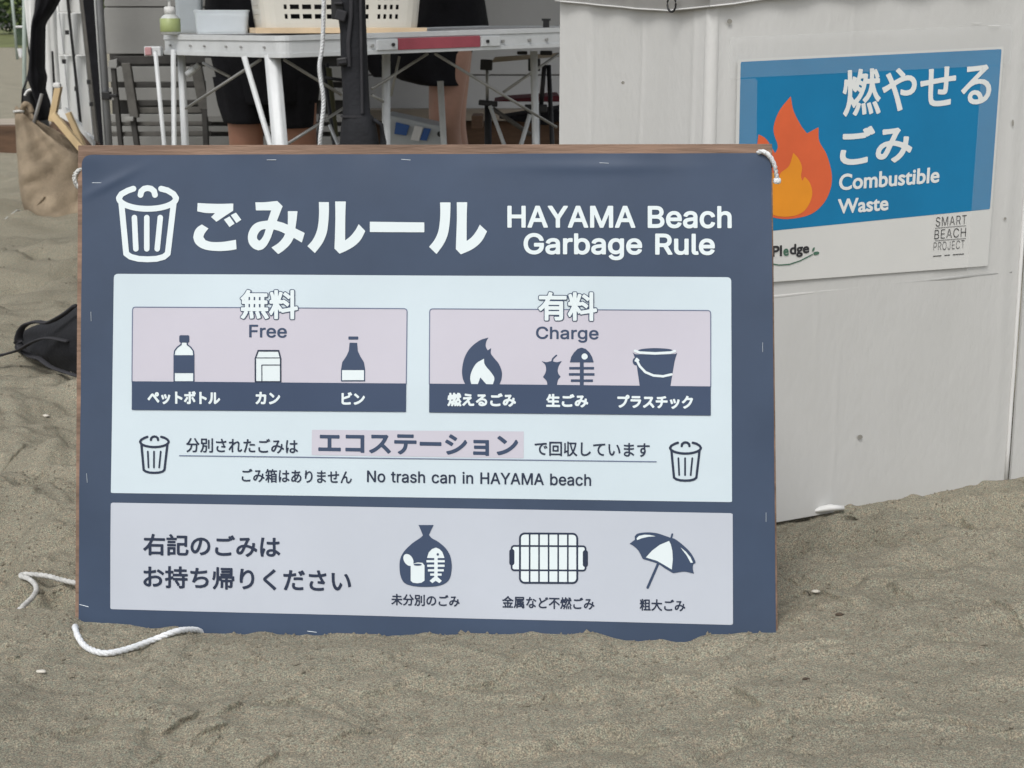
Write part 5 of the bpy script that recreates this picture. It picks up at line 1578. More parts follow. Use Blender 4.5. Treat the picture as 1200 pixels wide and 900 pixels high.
# black covered pole
rowsP = [(-330, 393, 424), (-120, 392, 425), (-20, 391, 427), (0, 392, 427.5), (16, 395, 428), (36, 398, 429), (80, 399.5, 431), (110, 402, 432.5), (134, 402, 434.5), (137, 402, 438), (150, 400, 442), (167, 399, 445), (215, 396, 449)]
Dp = 3.82
pole = thing('covered_pole', 'thick black fabric covered pole with straps standing before the folding table', 'pole', tuple(P(420, 250, Dp)))
rings = []
for y_, xa, xb in rowsP:
    a_, b_ = P(xa, y_, Dp), P(xb, y_, Dp)
    c = (a_ + b_) / 2; r_ = (b_.x - a_.x) / 2
    rings.append([c + Vector((math.cos(t) * r_, math.sin(t) * r_ * .8 + .0012 * math.sin(5 * t), 0)) * (1 + .05 * mnoise.noise(Vector((math.cos(t) * 2, math.sin(t) * 2, c.z * 8)))) for t in [2 * math.pi * k / 24 for k in range(24)]])
    for k_, v in enumerate(rings[-1]): v.z = c.z
# fix z (scaled) and extend to ground
last = [Vector((v.x, v.y, -.02)) for v in rings[-1]]
rings.append(last)
# remap ring shapes around own centre
fixed = []
for (ring, row) in zip(rings, rowsP + [rowsP[-1]]):
    a_, b_ = P(row[1], row[0], Dp), P(row[2], row[0], Dp)
    c = (a_ + b_) / 2; r_ = (b_.x - a_.x) / 2
    zz = ring[0].z
    fixed.append([Vector((c.x + math.cos(t) * r_ * (1 + .04 * math.sin(3 * t + zz * 9)), c.y + math.sin(t) * r_ * .8 * (1 + .04 * math.sin(5 * t)), zz)) for t in [2 * math.pi * k / 28 for k in range(28)]])
MB().rings(fixed).build('pole_cover', M['charcoal'], pole, smooth=True)
# zip strip, straps and buckles
a_, b_ = P(421, -100, Dp - .027), P(424.5, 133, Dp - .027)
MB().tube([a_, b_], .0035, 6).build('zip_strip', M['strap'], pole)
a_, b_ = P(411, 0, Dp - .03), P(409, 78, Dp - .03)
MB().tube([P(412, -40, Dp - .028), P(411, 20, Dp - .031), P(408, 50, Dp - .031), P(409, 78, Dp - .03)], .0045, 6, flat=.5).build('webbing_strap', M['strap'], pole)


def blk(px, py, w_, h_, D, m, name, parent, rot=0, dep=.03, bev=.003):
    c = P(px, py, D)
    s_ = D / F
    return MB().box(c, w_ * s_, dep, h_ * s_, Matrix.Rotation(rot, 3, 'Y')).build(name, m, parent, bevel=bev)


blk(396, 10, 14, 24, Dp - .01, M['blackp'], 'buckle', pole)
blk(397, 4, 10, 3, Dp - .03, M['strap'], 'buckle', pole)
blk(400, 18, 12, 12, Dp - .025, M['strap'], 'strap_end', pole, .3)
blk(401.5, 72, 12, 9, Dp - .02, M['blackp'], 'buckle', pole, -.12)
blk(401.5, 73, 9, 2, Dp - .037, M['strap'], 'buckle', pole, -.12, .004, .0005)
MB().rings([[Vector((P(417, 136, Dp).x + math.cos(t) * .036, Dp + math.sin(t) * .029, P(417, 136 + d_, Dp).z)) for t in [2 * math.pi * k / 24 for k in range(24)]] for d_ in (1.2, -1.2)]).build('hem_band', M['strap'], pole)
MB().tube([P(438, 140, Dp - .01), P(447, 146, Dp - .01), P(449, 167, Dp - .01), P(449, 215, Dp - .01)], .008, 8, flat=.6).build('weight_pocket', M['charcoal'], pole, smooth=True)


# ================================================================ PEOPLE behind the table
def px_loft(name, rows, D, dep, m, parent, n=28, fold=.0, cap=True, seed=0, sub=2):
    """rows of (pixel y, left px, right px[, D]) -> round-sectioned cloth/limb loft with folds"""
    R2 = []
    rows = [r if len(r) > 3 else (*r, D) for r in rows]
    ys = [r[0] for r in rows]
    N = max(6, int(abs(ys[-1] - ys[0]) / 5)) if sub else len(rows)
    rings = []
    for k in range(N + 1):
        y = ys[0] + (ys[-1] - ys[0]) * k / N
        srt = sorted(rows)
        yy = [r[0] for r in srt]
        xa, xb, d = [np.interp(y, yy, [r[i] for r in srt]) for i in (1, 2, 3)]
        A, B = P(xa, y, d), P(xb, y, d)
        c = (A + B) / 2; r_ = (B.x - A.x) / 2
        dp = dep if dep < .999 else r_ * dep / 1000
        ring = []
        for i in range(n):
            t = 2 * math.pi * i / n
            f_ = 1 + fold * (math.sin(5 * t + seed + c.z * 2) * .5 + math.sin(9 * t + seed * 2 + c.z * 5) * .5)
            ring.append(Vector((c.x + math.cos(t) * r_ * min(f_, 1.03), c.y + math.sin(t) * dp * f_, c.z)))
        rings.append(ring)
    return MB().rings(rings, cap).build(name, m, parent, smooth=True)


def body(name, parent, X, Y, yaw, m, pose):
    """continuous skinned body; pose: joint -> (x,y,z) local, front = -y"""
    J = dict(pelvis=(0, 0, .93), waist=(0, 0, 1.08), chest=(0, -.01, 1.28), neck0=(0, .01, 1.43), neck1=(0, -.005, 1.50), head=(0, -.02, 1.58), crown=(0, -.005, 1.68),
             hipL=(-.09, 0, .88), kneeL=(-.10, -.01, .48), calfL=(-.105, .02, .34), ankL=(-.11, .015, .09), toeL=(-.125, -.13, .04),
             hipR=(.09, 0, .88), kneeR=(.10, -.01, .48), calfR=(.105, .02, .34), ankR=(.11, .015, .09), toeR=(.125, -.13, .04),
             shL=(-.17, 0, 1.39), elL=(-.22, -.02, 1.12), wrL=(-.20, -.20, .98), haL=(-.185, -.27, .955), shR=(.17, 0, 1.39), elR=(.22, -.02, 1.12), wrR=(.20, -.20, .98), haR=(.185, -.27, .955))
    RAD = dict(pelvis=(.15, .11), waist=(.13, .10), chest=(.15, .11), neck0=(.07, .065), neck1=(.055, .055), head=(.072, .088), crown=(.055, .065), hip=(.09, .09), knee=(.056, .058), calf=(.056, .060), ank=(.034, .038), toe=(.038, .026), sh=(.06, .055), el=(.04, .04), wr=(.026, .022), ha=(.036, .016))
    J.update(pose)
    names, E = list(J), []
    E += [('pelvis', 'waist'), ('waist', 'chest'), ('chest', 'neck0'), ('neck0', 'neck1'), ('neck1', 'head'), ('head', 'crown')]
    for s_ in 'LR': E += [('pelvis', 'hip' + s_), ('hip' + s_, 'knee' + s_), ('knee' + s_, 'calf' + s_), ('calf' + s_, 'ank' + s_), ('ank' + s_, 'toe' + s_), ('chest', 'sh' + s_), ('sh' + s_, 'el' + s_), ('el' + s_, 'wr' + s_), ('wr' + s_, 'ha' + s_)]
    v = [Vector(J[k]) for k in names]
    rad = [RAD.get(k) or RAD[k[:-1]] for k in names]
    ed = [(names.index(a_), names.index(b_)) for a_, b_ in E]
    for s_ in 'LR':                                # five fingers each
        h_, w_ = Vector(J['ha' + s_]), Vector(J['wr' + s_])
        d = (h_ - w_).normalized(); side = d.cross(Vector((0, 0, 1))).normalized(); dn = Vector((0, 0, -1))
        sg = 1 if s_ == 'L' else -1
        hi_ = names.index('ha' + s_)
        for q_, (off, ln) in enumerate(((-.027, .055), (-.009, .068), (.009, .064), (.026, .05))):
            b0 = h_ + side * off * 1.0 + d * .025
            i0 = len(v); v += [b0, b0 + d * ln * .55 + dn * .008, b0 + d * ln * .9 + dn * .028]; rad += [(.0085, .0085), (.008, .008), (.0065, .0065)]
            ed += [(hi_, i0), (i0, i0 + 1), (i0 + 1, i0 + 2)]
        b0 = w_.lerp(h_, .45) + side * (.034 * sg)
        i0 = len(v); v += [b0, b0 + d * .035 + side * .016 * sg + dn * .008]; rad += [(.011, .011), (.009, .009)]
        ed += [(names.index('wr' + s_), i0), (i0, i0 + 1)]
    me = bpy.data.meshes.new(name); me.from_pydata([tuple(p) for p in v], ed, []); me.update()
    o = obj(name, me, m, None)
    sk = o.modifiers.new('skin', 'SKIN'); o.modifiers.new('sub', 'SUBSURF').levels = 2
    o.modifiers['sub'].render_levels = 2
    sk.use_smooth_shade = True
    for sv, r_ in zip(me.skin_vertices[0].data, rad): sv.radius = r_; sv.use_root = False
    me.skin_vertices[0].data[0].use_root = True
    o.matrix_world = Matrix.Translation((X, Y, 0)) @ Matrix.Rotation(yaw, 4, 'Z')
    bpy.context.view_layer.update()
    ev = o.evaluated_get(bpy.context.evaluated_depsgraph_get())
    m2 = bpy.data.meshes.new_from_object(ev)
    m2.transform(o.matrix_world)
    bpy.data.objects.remove(o)
    m2.materials.clear()
    return obj(name, m2, m, parent, smooth=True)


def head_bits(parent, X, Y, yaw, c, m):
    """hair, eyes, nose, ears on a head centred at local c"""
    Mx = Matrix.Translation((X, Y, 0)) @ Matrix.Rotation(yaw, 4, 'Z')
    def ell(name, p, r, mm, cut=None):
        bm = bmesh.new(); bmesh.ops.create_icosphere(bm, subdivisions=3, radius=1)
        for v in bm.verts: v.co = Vector((v.co.x * r[0], v.co.y * r[1], v.co.z * r[2])) * (1 + .02 * mnoise.noise(v.co * 6)) + Vector(p)
        if cut:
            bmesh.ops.delete(bm, geom=[v for v in bm.verts if cut(v.co)], context='VERTS')
        bm.transform(Mx); me = bpy.data.meshes.new(name); bm.to_mesh(me); bm.free()
        return obj(name, me, mm, parent, smooth=True)
    cx, cy, cz = c
    ell('hair', (cx, cy + .015, cz + .035), (.088, .102, .095), M['hair'], lambda q: q.y < cy - .045 and q.z < cz + .075)
    for s_ in (-1, 1):
        ell('eye', (cx + s_ * .03, cy - .082, cz + .01), (.012, .008, .007), M['eye_w'])
        ell('ear', (cx + s_ * .080, cy + .01, cz), (.01, .018, .03), m)
    ell('nose', (cx, cy - .098, cz - .015), (.012, .016, .020), m)
    ell('mouth', (cx, cy - .088, cz - .05), (.024, .006, .006), M['nred'])


pX, pY = P(314, 143, 5.2).x, 5.2
p1 = thing('person', 'person in wide black knee length clothes standing behind the table\'s left half', 'person', (pX, pY, 0))
body('body', p1, pX, pY, 0, M['skin'], dict(kneeL=(-.066, -.03, .46), calfL=(-.07, 0, .32), ankL=(-.075, .0, .09), toeL=(-.085, -.14, .04), kneeR=(.098, .0, .47), calfR=(.10, .02, .34), ankR=(.105, .03, .09), toeR=(.12, -.11, .04), hipL=(-.08, 0, .88), hipR=(.09, 0, .88)))
head_bits(p1, pX, pY, 0, (0, -.02, 1.58), M['skin'])
px_loft('shorts', [(-60, 250, 374), (10, 247, 372), (60, 246, 372), (100, 256, 374), (120, 262, 372)], pY, .17, M['black'], p1, fold=.06, seed=1)
px_loft('shorts_leg', [(90, 251, 322), (120, 256, 324), (143, 264, 320)], pY - .02, .13, M['black'], p1, fold=.07, seed=2)
px_loft('shorts_leg', [(90, 312, 374), (120, 318, 371), (148, 324, 369)], pY, .13, M['black'], p1, fold=.07, seed=4)
px_loft('shirt', [(-250, 268, 352), (-225, 250, 370), (-120, 252, 372), (-40, 243, 376), (16, 240, 378)], pY - .01, .15, M['black'], p1, fold=.05, seed=6)
for s_ in (-1, 1):
    a_ = Vector((pX + s_ * .15, pY, 1.40)); b_ = Vector((pX + s_ * .215, pY - .015, 1.16))
    MB().tube([a_, a_.lerp(b_, .5), b_], .07, 14, rs=[.072, .075, .07]).build('sleeve', M['black'], p1, smooth=True)

pX, pY = P(531, 100, 5.55).x, 5.55
yw = -math.pi / 2                                 # faces left in the photograph
p2 = thing('person', 'person in black seen side-on with bare legs behind the red table strip', 'person', (pX, pY, 0))
body('body', p2, pX, pY, yw, M['skin2'], dict(kneeL=(-.06, -.015, .48), calfL=(-.065, .005, .34), ankL=(-.07, .02, .09), toeL=(-.07, -.13, .04), kneeR=(.06, -.03, .48), calfR=(.065, -.01, .34), ankR=(.07, -.005, .09), toeR=(.07, -.15, .04), hipL=(-.07, 0, .88), hipR=(.07, .01, .88),
      pelvis=(0, 0, .93), waist=(0, -.02, 1.07), chest=(0, -.12, 1.25), neck0=(0, -.20, 1.39), neck1=(0, -.24, 1.44), head=(0, -.29, 1.51), crown=(0, -.31, 1.60),
      shL=(-.17, -.16, 1.34), shR=(.17, -.16, 1.34), elL=(-.2, -.26, 1.10), elR=(.2, -.26, 1.10), wrL=(-.18, -.44, .98), wrR=(.18, -.44, .98), haL=(-.17, -.51, .955), haR=(.17, -.51, .955)))
head_bits(p2, pX, pY, yw, (0, -.29, 1.51), M['skin2'])
px_loft('shorts', [(-60, 488, 560), (-20, 492, 566), (0, 493, 569), (20, 489, 572), (33, 480, 574), (50, 462, 560), (64, 455, 552), (82, 457, 549), (92, 464, 547), (99, 492, 545)], pY, .17, M['black'], p2, fold=.05, seed=3)
px_loft('shirt', [(-195, 420, 495), (-150, 440, 535), (-90, 470, 560), (-30, 486, 568)], pY, .17, M['black'], p2, fold=.05, seed=6)
for s_ in (-1, 1):
    a_ = Vector((pX - .16, pY + s_ * .15, 1.35)); b_ = Vector((pX - .25, pY + s_ * .19, 1.13))
    MB().tube([a_, a_.lerp(b_, .5), b_], .07, 14, rs=[.072, .072, .066]).build('sleeve', M['black'], p2, smooth=True)
# black cloth bag hanging under the table left of the side-on person
hb = px_loft('hanging_bag', [(64, 428, 452), (80, 430, 462), (90, 438, 462)], 5.3, .07, M['black'], None, fold=.06)
tag(hb, 'black cloth bag hanging beneath the table beside the covered pole', 'bag')
MB().tube([P(432, 66, 5.3), P(436, 40, 5.28), P(448, 40, 5.28), P(450, 66, 5.3)], .006, 6).build('strap', M['black'], hb, smooth=True)

# ================================================================ SHELTER: canopy, wall boards, platform
def zy(y, D):
    return P(600, y, D).z


def quadblock(name, corners, D, m, parent, th=.02, bev=.002, D2=None):
    """block whose front face is seen at the four pixels; D may differ left / right"""
    D2 = D2 or D
    xs = [c[0] for c in corners]; x0, x1 = min(xs), max(xs)
    pts = [P(x, y, D + (D2 - D) * (x - x0) / max(1e-6, x1 - x0)) for x, y in corners]
    return MB().hexa(pts, [p + Vector((0, th, 0)) for p in pts]).build(name, m, parent, bevel=bev)


DW = 7.5
hut = thing('white_hut_wall', 'white boarded hut wall on a timber platform behind the camp table', 'wall', (P(560, 100, DW).x, DW, 0))
x0w, x1w = P(426, 60, DW).x, P(760, 60, DW).x


def hb_(x0, x1, y0, y1, z0, z1, m, name, parent, bev=.003):
    return MB().box(((x0 + x1) / 2, (y0 + y1) / 2, (z0 + z1) / 2), abs(x1 - x0), abs(y1 - y0), z1 - z0).build(name, m, parent, bevel=bev)


zs = [.42, zy(88, DW), zy(88, DW) + .45, zy(88, DW) + .90, zy(88, DW) + 1.35, zy(88, DW) + 1.7]
for a_, b_ in zip(zs, zs[1:]): hb_(x0w, x1w, DW, DW + .03, a_ + .003, b_ - .003, M['board_w'], 'wall_board', hut)
hb_(x0w, x1w, DW + .012, DW + .05, .4, zs[-1], M['frame_m'], 'backing', hut)
hb_(x0w - .02, x1w, DW - .14, DW + .03, zy(141, DW - .1), zy(128, DW - .1), M['floorb'], 'platform_plank', hut)
hb_(x0w - .02, x1w, DW - .05, DW + .03, .02, zy(143, DW - .1), M['beam'], 'platform_beam', hut)
for k in range(5):
    hb_(P(600, 150, 6.9).x - 1.0, x1w, 6.35 + k * .19, 6.35 + k * .19 + .18, .06, .10, M['floorb'], 'deck_plank', hut)
# dim grey storage wall on the left
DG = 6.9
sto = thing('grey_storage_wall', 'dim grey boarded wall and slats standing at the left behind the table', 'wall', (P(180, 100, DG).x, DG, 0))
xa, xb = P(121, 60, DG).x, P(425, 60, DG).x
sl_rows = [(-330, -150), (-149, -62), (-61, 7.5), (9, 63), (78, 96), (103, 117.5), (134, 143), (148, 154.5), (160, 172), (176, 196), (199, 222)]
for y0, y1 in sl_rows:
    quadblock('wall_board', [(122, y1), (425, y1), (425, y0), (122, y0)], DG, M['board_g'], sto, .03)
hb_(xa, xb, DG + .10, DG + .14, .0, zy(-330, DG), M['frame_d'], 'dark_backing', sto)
fr_ = thing('steel_rack', 'dark steel rack frame with cross rails in front of the grey wall', 'rack', (P(180, 160, 6.6).x, 6.6, 0))
DR = 6.62
for q_ in ([(133, 66), (240, 64.5), (240, 74), (133, 76)], [(150, 97), (246, 95), (246, 101), (150, 103)], [(152, 118), (246, 117), (246, 123), (152, 124.5)], [(152, 126), (246, 125), (246, 132), (152, 133)], [(128, 143.5), (246, 142.5), (246, 147), (128, 147.5)], [(130, 155), (246, 154), (246, 159), (130, 160)]):
    quadblock('cross_rail', q_[::-1], DR, M['frame_m'] if q_[0][1] > 120 else M['frame_d'], fr_, .03)
for (a_, b_, w_, m_) in (((147, 74), (157, 138), 10, 'frame_m'), ((155, 138), (160, 172), 6, 'frame_d'), ((132, 80), (141, 172), 5, 'frame_d'), ((229, 76), (239, 128), 12, 'frame_m'), ((239, 128), (241, 172), 6, 'frame_d')):
    A, B = P(*a_, DR - .03), P(*b_, DR - .03)
    d = (B - A).normalized()
    if b_[1] >= 170: B = A + d * ((0 - A.z) / d.z)
    r_ = w_ / 2 * DR / F
    MB().hexa([A - Vector((r_, 0, 0)), A + Vector((r_, 0, 0)), A + Vector((r_, .03, 0)), A + Vector((-r_, .03, 0))], [B - Vector((r_, 0, 0)), B + Vector((r_, 0, 0)), B + Vector((r_, .03, 0)), B + Vector((-r_, .03, 0))]).build('upright', M[m_], fr_, bevel=.002)
quadblock('foot_plate', [(146, 142), (156, 142), (156, 137), (146, 137)], DR - .05, M['board_g'], fr_, .03)
quadblock('bracket', [(127, 80), (137, 79), (137, 69), (127, 71)], DR - .04, M['board_g'], fr_, .03)
pl_ = quadblock('leaning_board', [(243, 137), (262, 137), (252, 68), (240, 68)], 6.4, M['board_g'], None, .02)
tag(pl_, 'pale grey board leaning behind the table left of the person in black', 'board')
# olive canvas chair between the persons
oc = thing('olive_folding_chair', 'folded olive canvas chair with black frame behind the hanging cord', 'folding chair', (P(388, 167, 5.9).x, 5.9, 0))
quadblock('canvas_back', [(388, 165), (396, 160), (388, 80), (377, 78)], 5.9, M['olive'], oc, .02)
floor_leg(379, 76, 391, 165, 5.88, 5.88, .007, M['blackp'], 'leg', oc)
floor_leg(384, 74, 372, 165, 5.92, 5.92, .007, M['blackp'], 'leg', oc)
floor_leg(386, 146, 394, 165, 5.86, 5.86, .006, M['alu'], 'leg', oc)
rod(381, 91, 402, 94, 5.86, 5.86, .006, M['blackp'], 'arm', oc)

# small plastic crate with blue labels under the table
cr = thing('plastic_crate', 'grey plastic crate with blue labels lying tilted beneath the table', 'crate', tuple(P(485, 170, 5.2)))
quadblock('crate_body', [(455, 190), (521, 196), (517, 148), (453, 134)], 5.2, M['toolbox'], cr, .22, .006)
quadblock('blue_label', [(462, 157), (476, 159), (480, 147), (464, 143)], 5.19, M['bluelab'], cr, .006, .001)
quadblock('blue_label', [(492, 164), (500, 165), (505, 151), (497, 150)], 5.19, M['bluelab'], cr, .006, .001)
quadblock('white_label', [(481, 164), (491, 165.5), (496, 149), (486, 147)], 5.19, M['board_w'], cr, .006, .001)
MB().tube([P(515.5, 157, 5.18), P(515.5, 157, 5.22)], .009, 14).build('wheel', M['blackp'], cr)

# director style folding chairs at the right behind the table
ch = thing('folding_chair', 'black and dark red folding stool with brown slat beside the white waste box', 'folding chair', (P(610, 167, 5.1).x, 5.1, 0))
quadblock('slat', [(575, 73.5), (655, 66.5), (655, 62), (580, 67)], 5.05, M['floorb'], ch, .05)
quadblock('red_seat', [(578, 119), (656, 119.5), (656, 112), (596, 116)], 5.1, M['darkred'], ch, .28, .004)
quadblock('black_seat', [(584, 139), (640, 147), (660, 140), (660, 127), (576, 123)][:4], 5.15, M['black'], ch, .25, .004)
for a_, b_, r_, m_, nm in (((571, 82), (571, 118), .005, 'steel', 'post'), ((572, 118), (572, 167), .011, 'blackp', 'leg'), ((628, 124), (628, 168), .013, 'blackp', 'leg'), ((638, 76), (634, 125), .007, 'blackp', 'post'), ((643, 76), (647, 167), .007, 'blackp', 'leg')):
    if nm == 'leg': floor_leg(*a_, *b_, 5.0, 5.0, r_, M[m_], nm, ch)
    else: rod(*a_, *b_, 5.0, 5.0, r_, M[m_], nm, ch)
floor_leg(574, 124, 591, 170, 4.95, 4.95, .006, M['alu'], 'leg', ch)
floor_leg(621, 134, 611, 168, 4.95, 4.95, .007, M['alu'], 'leg', ch)
rod(577, 127, 622, 158, 5.05, 5.05, .007, M['frame_m'], 'brace', ch)
blk(570, 76, 14, 12, 4.98, M['blackp'], 'joint', ch, .05)
blk(626, 76, 14, 14, 4.98, M['blackp'], 'joint', ch)
blk(640, 62, 14, 5, 4.97, M['blackp'], 'joint', ch)
blk(612, 62, 12, 4, 4.97, M['blackp'], 'joint', ch)
blk(572, 121, 22, 6, 4.98, M['blackp'], 'joint', ch, .1)
blk(628, 127, 26, 9, 4.98, M['blackp'], 'joint', ch)
wb = hb_(P(553, 150, 6.6).x, P(566, 150, 6.6).x, 6.55, 6.75, zy(150, 6.6), zy(135, 6.6), M['beam'], 'wood_block', None)
tag(wb, 'small brown wooden block on the platform behind the bare legs', 'block')
wb.location.z = 0

# canopy over the table area (its roof is above the frame; poles and side cloth come down into it)
cnp = thing('canopy_tent', 'pop-up canopy with grey aluminium leg, black edging and gathered black side cloth', 'canopy tent', (-.9, 5.8, 0))
X0, X1, Y0, Y1, ZC, ZP = -1.62, 1.6, 3.65, 7.35, 2.25, 2.75
cc = Vector(((X0 + X1) / 2, (Y0 + Y1) / 2, ZP))
cs = [Vector((X0, Y0, ZC)), Vector((X1, Y0, ZC)), Vector((X1, Y1, ZC)), Vector((X0, Y1, ZC))]
mb = MB(); mb.v = [tuple(p) for p in cs] + [tuple(cc)] + [tuple(p - Vector((0, 0, .22))) for p in cs]
mb.f = [(0, 1, 4), (1, 2, 4), (2, 3, 4), (3, 0, 4)] + [(i, (i + 1) % 4, 5 + (i + 1) % 4, 5 + i) for i in range(4)]
ro = mb.build('canopy_roof', M['canopy'], cnp); md = ro.modifiers.new('s', 'SOLIDIFY'); md.thickness = .003
# visible leg
A, B = P(116.5, 0, 6.2), P(127.5, 167, 6.2)
d = (B - A).normalized(); G_ = A + d * ((hz(B.x, B.y) - A.z) / d.z); Tp = A - d * ((2.2 - A.z) / -d.z)
w_ = .013
for nm, o_, r_, m_ in (('leg', 0, .014, 'alu_dark'), ('leg_edge', -.014, .004, 'alu')):
    MB().tube([Tp + Vector((o_, -.01 if o_ else 0, 0)), G_ + Vector((o_, -.01 if o_ else 0, 0))], r_, 10).build(nm, M[m_], cnp, smooth=True)
blk(125, 112, 10, 9, 6.18, M['blackp'], 'joint', cnp)
blk(133, 112, 10, 4, 6.18, M['blackp'], 'joint', cnp)
for (x_, y_) in ((X0, Y1), (X1, Y1), (X1, Y0)):
    MB().tube([(x_, y_, 0), (x_, y_, ZC)], .016, 10).build('leg', M['alu_dark'], cnp, smooth=True)
# black edging strip hanging beside the leg
quadblock('black_edging', [(117, 170), (123.5, 170), (112, 0), (97, 0)], 6.6, M['black'], cnp, .02)
quadblock('black_edging', [(97, 0), (112, 0), (88, -330), (73, -330)], 6.6, M['black'], cnp, .02)
px_loft('gathered_side_cloth', [(-330, 30, 95), (-60, 40, 84), (0, 43, 69), (14, 42, 61), (28, 40, 50.5), (60, 38, 50), (82, 36, 50), (90, 33, 53), (96, 36, 52), (104, 40, 50), (122, 46, 56), (140, 50, 57)], 7.3, .09, M['black'], cnp, fold=.12, seed=3)

# white sheet wall on the left (two seams across)
tw = thing('white_sheet_wall', 'white sheeted side wall with black seam strips left of the tent leg', 'sheet wall', tuple(P(85, 150, 8.0)))
def lx(x_top, y): return x_top + y * .105
cols = [(59.5, 67.5), (68.5, 77.5), (81, 92.5)]
for k, (xa, xb) in enumerate(cols):
    for y0, y1 in ((-330, 14), (15.5, 64), (65.5, 122 + 13 * k + (4 if k == 2 else 0))):
        D_ = 8.6 - .5 * k
        yb = y1
        extra = 6 if y1 > 100 else 0
        quadblock('sheet_panel', [(lx(xa, yb), yb), (lx(xb, yb), yb + extra), (lx(xb, y0), y0), (lx(xa, y0), y0)], D_, M['tentgrey'], tw, .02, .002, D_ - .35)
quadblock('grey_trim', [(lx(93, 165), 165), (lx(98, 165), 167), (lx(98, -330), -330), (lx(93, -330), -330)], 7.2, M['frame_m'], tw, .03)
quadblock('seam_strip', [(lx(77.5, 142), 142), (lx(80.5, 142), 144), (lx(80.5, -330), -330), (lx(77.5, -330), -330)], 7.7, M['blackp'], tw, .03)
quadblock('backing_sheet', [(62, 165), (112, 169), (112, -200), (57, -200)], 8.9, M['tentgrey'], tw, .01)
quadblock('lower_trim', [(lx(60, 126), 130), (lx(92, 160), 172), (lx(92, 155), 163), (lx(60, 120), 121)], 8.65, M['tentgrey'], tw, .05, .003, 7.4)
quadblock('base_beam', [(60, 178), (120, 212), (120, 172), (60, 134)], 8.7, M['beam'], tw, .08, .003, 7.45)
for x_, y_ in ((78.6, 38), (89.5, 104), (104, 96), (107, 122), (75, 72)):
    blk(x_, y_, 3.5, 5, 7.15, M['blackp'], 'hook', tw, 0, .02, .001)
# crumpled transparent / white sheet left of the black cloth
px_loft('white_side_cloth', [(-330, 52, 60), (20, 50, 66), (45, 49, 67), (90, 50, 70), (128, 55, 72)], 7.9, .03, M['tentgrey'], tw, fold=.2, seed=9)
sc2 = px_loft('white_side_cloth', [(-330, 26, 46), (0, 28, 44), (30, 31, 42), (55, 34.5, 39), (62, 36, 38)], 7.5, .02, M['tentgrey'], tw, fold=.25, seed=5)
gp = thing('pale_green_post', 'thin pale green post at the left behind the sacking bag', 'post', tuple(P(28, 90, 8.0)))
A, B = P(28.5, -60, 8.0), P(28.5, 40, 8.0); d = (B - A).normalized(); e_ = A + d * ((0 - A.z) / d.z)
MB().tube([A, e_], .010, 10).build('shaft', M['green_post'], gp, smooth=True)
MB().tube([P(33, 20, 7.95), P(34, 60, 7.95), P(36, 80, 7.95), P(32, 92, 7.9), P(27, 106, 7.9), P(26, 122, 7.9)], .006, 6).build('black_tie', M['blackp'], gp, smooth=True)
# black weight bag with pale handle under the gathered cloth
wt = px_loft('weight_bag', [(104, 32, 47), (110, 29, 50), (125, 30, 52), (145, 34, 56), (170, 36, 60), (200, 34, 62), (222, 34, 62)], 7.45, .09, M['blackp'], None, fold=.08)
tag(wt, 'black tent weight bag with curved pale handle behind the sacking bag', 'weight bag')
MB().tube(smooth_path([P(29, 112, 7.34), P(33, 106, 7.34), P(40, 106, 7.34), P(46, 112, 7.34), P(46, 132, 7.34)], 6), .006, 8).build('handle', M['pp2'], wt, smooth=True)
rd = MB().tube([P(49, 110, 7.2), P(40, 140, 7.2), P(36, 158, 7.2)], .008, 8).build('thin_rod', M['steel'], None, smooth=True)
A = P(49, 110, 7.2); B = P(40, 140, 7.2); d = (B - A).normalized()
rd.data = MB().tube([A, P(38, 150, 7.2)], .008, 8).mesh(); rd.data.materials.append(M['steel'])
tag(rd, 'thin grey metal rod standing in the mouth of the sacking bag', 'rod')

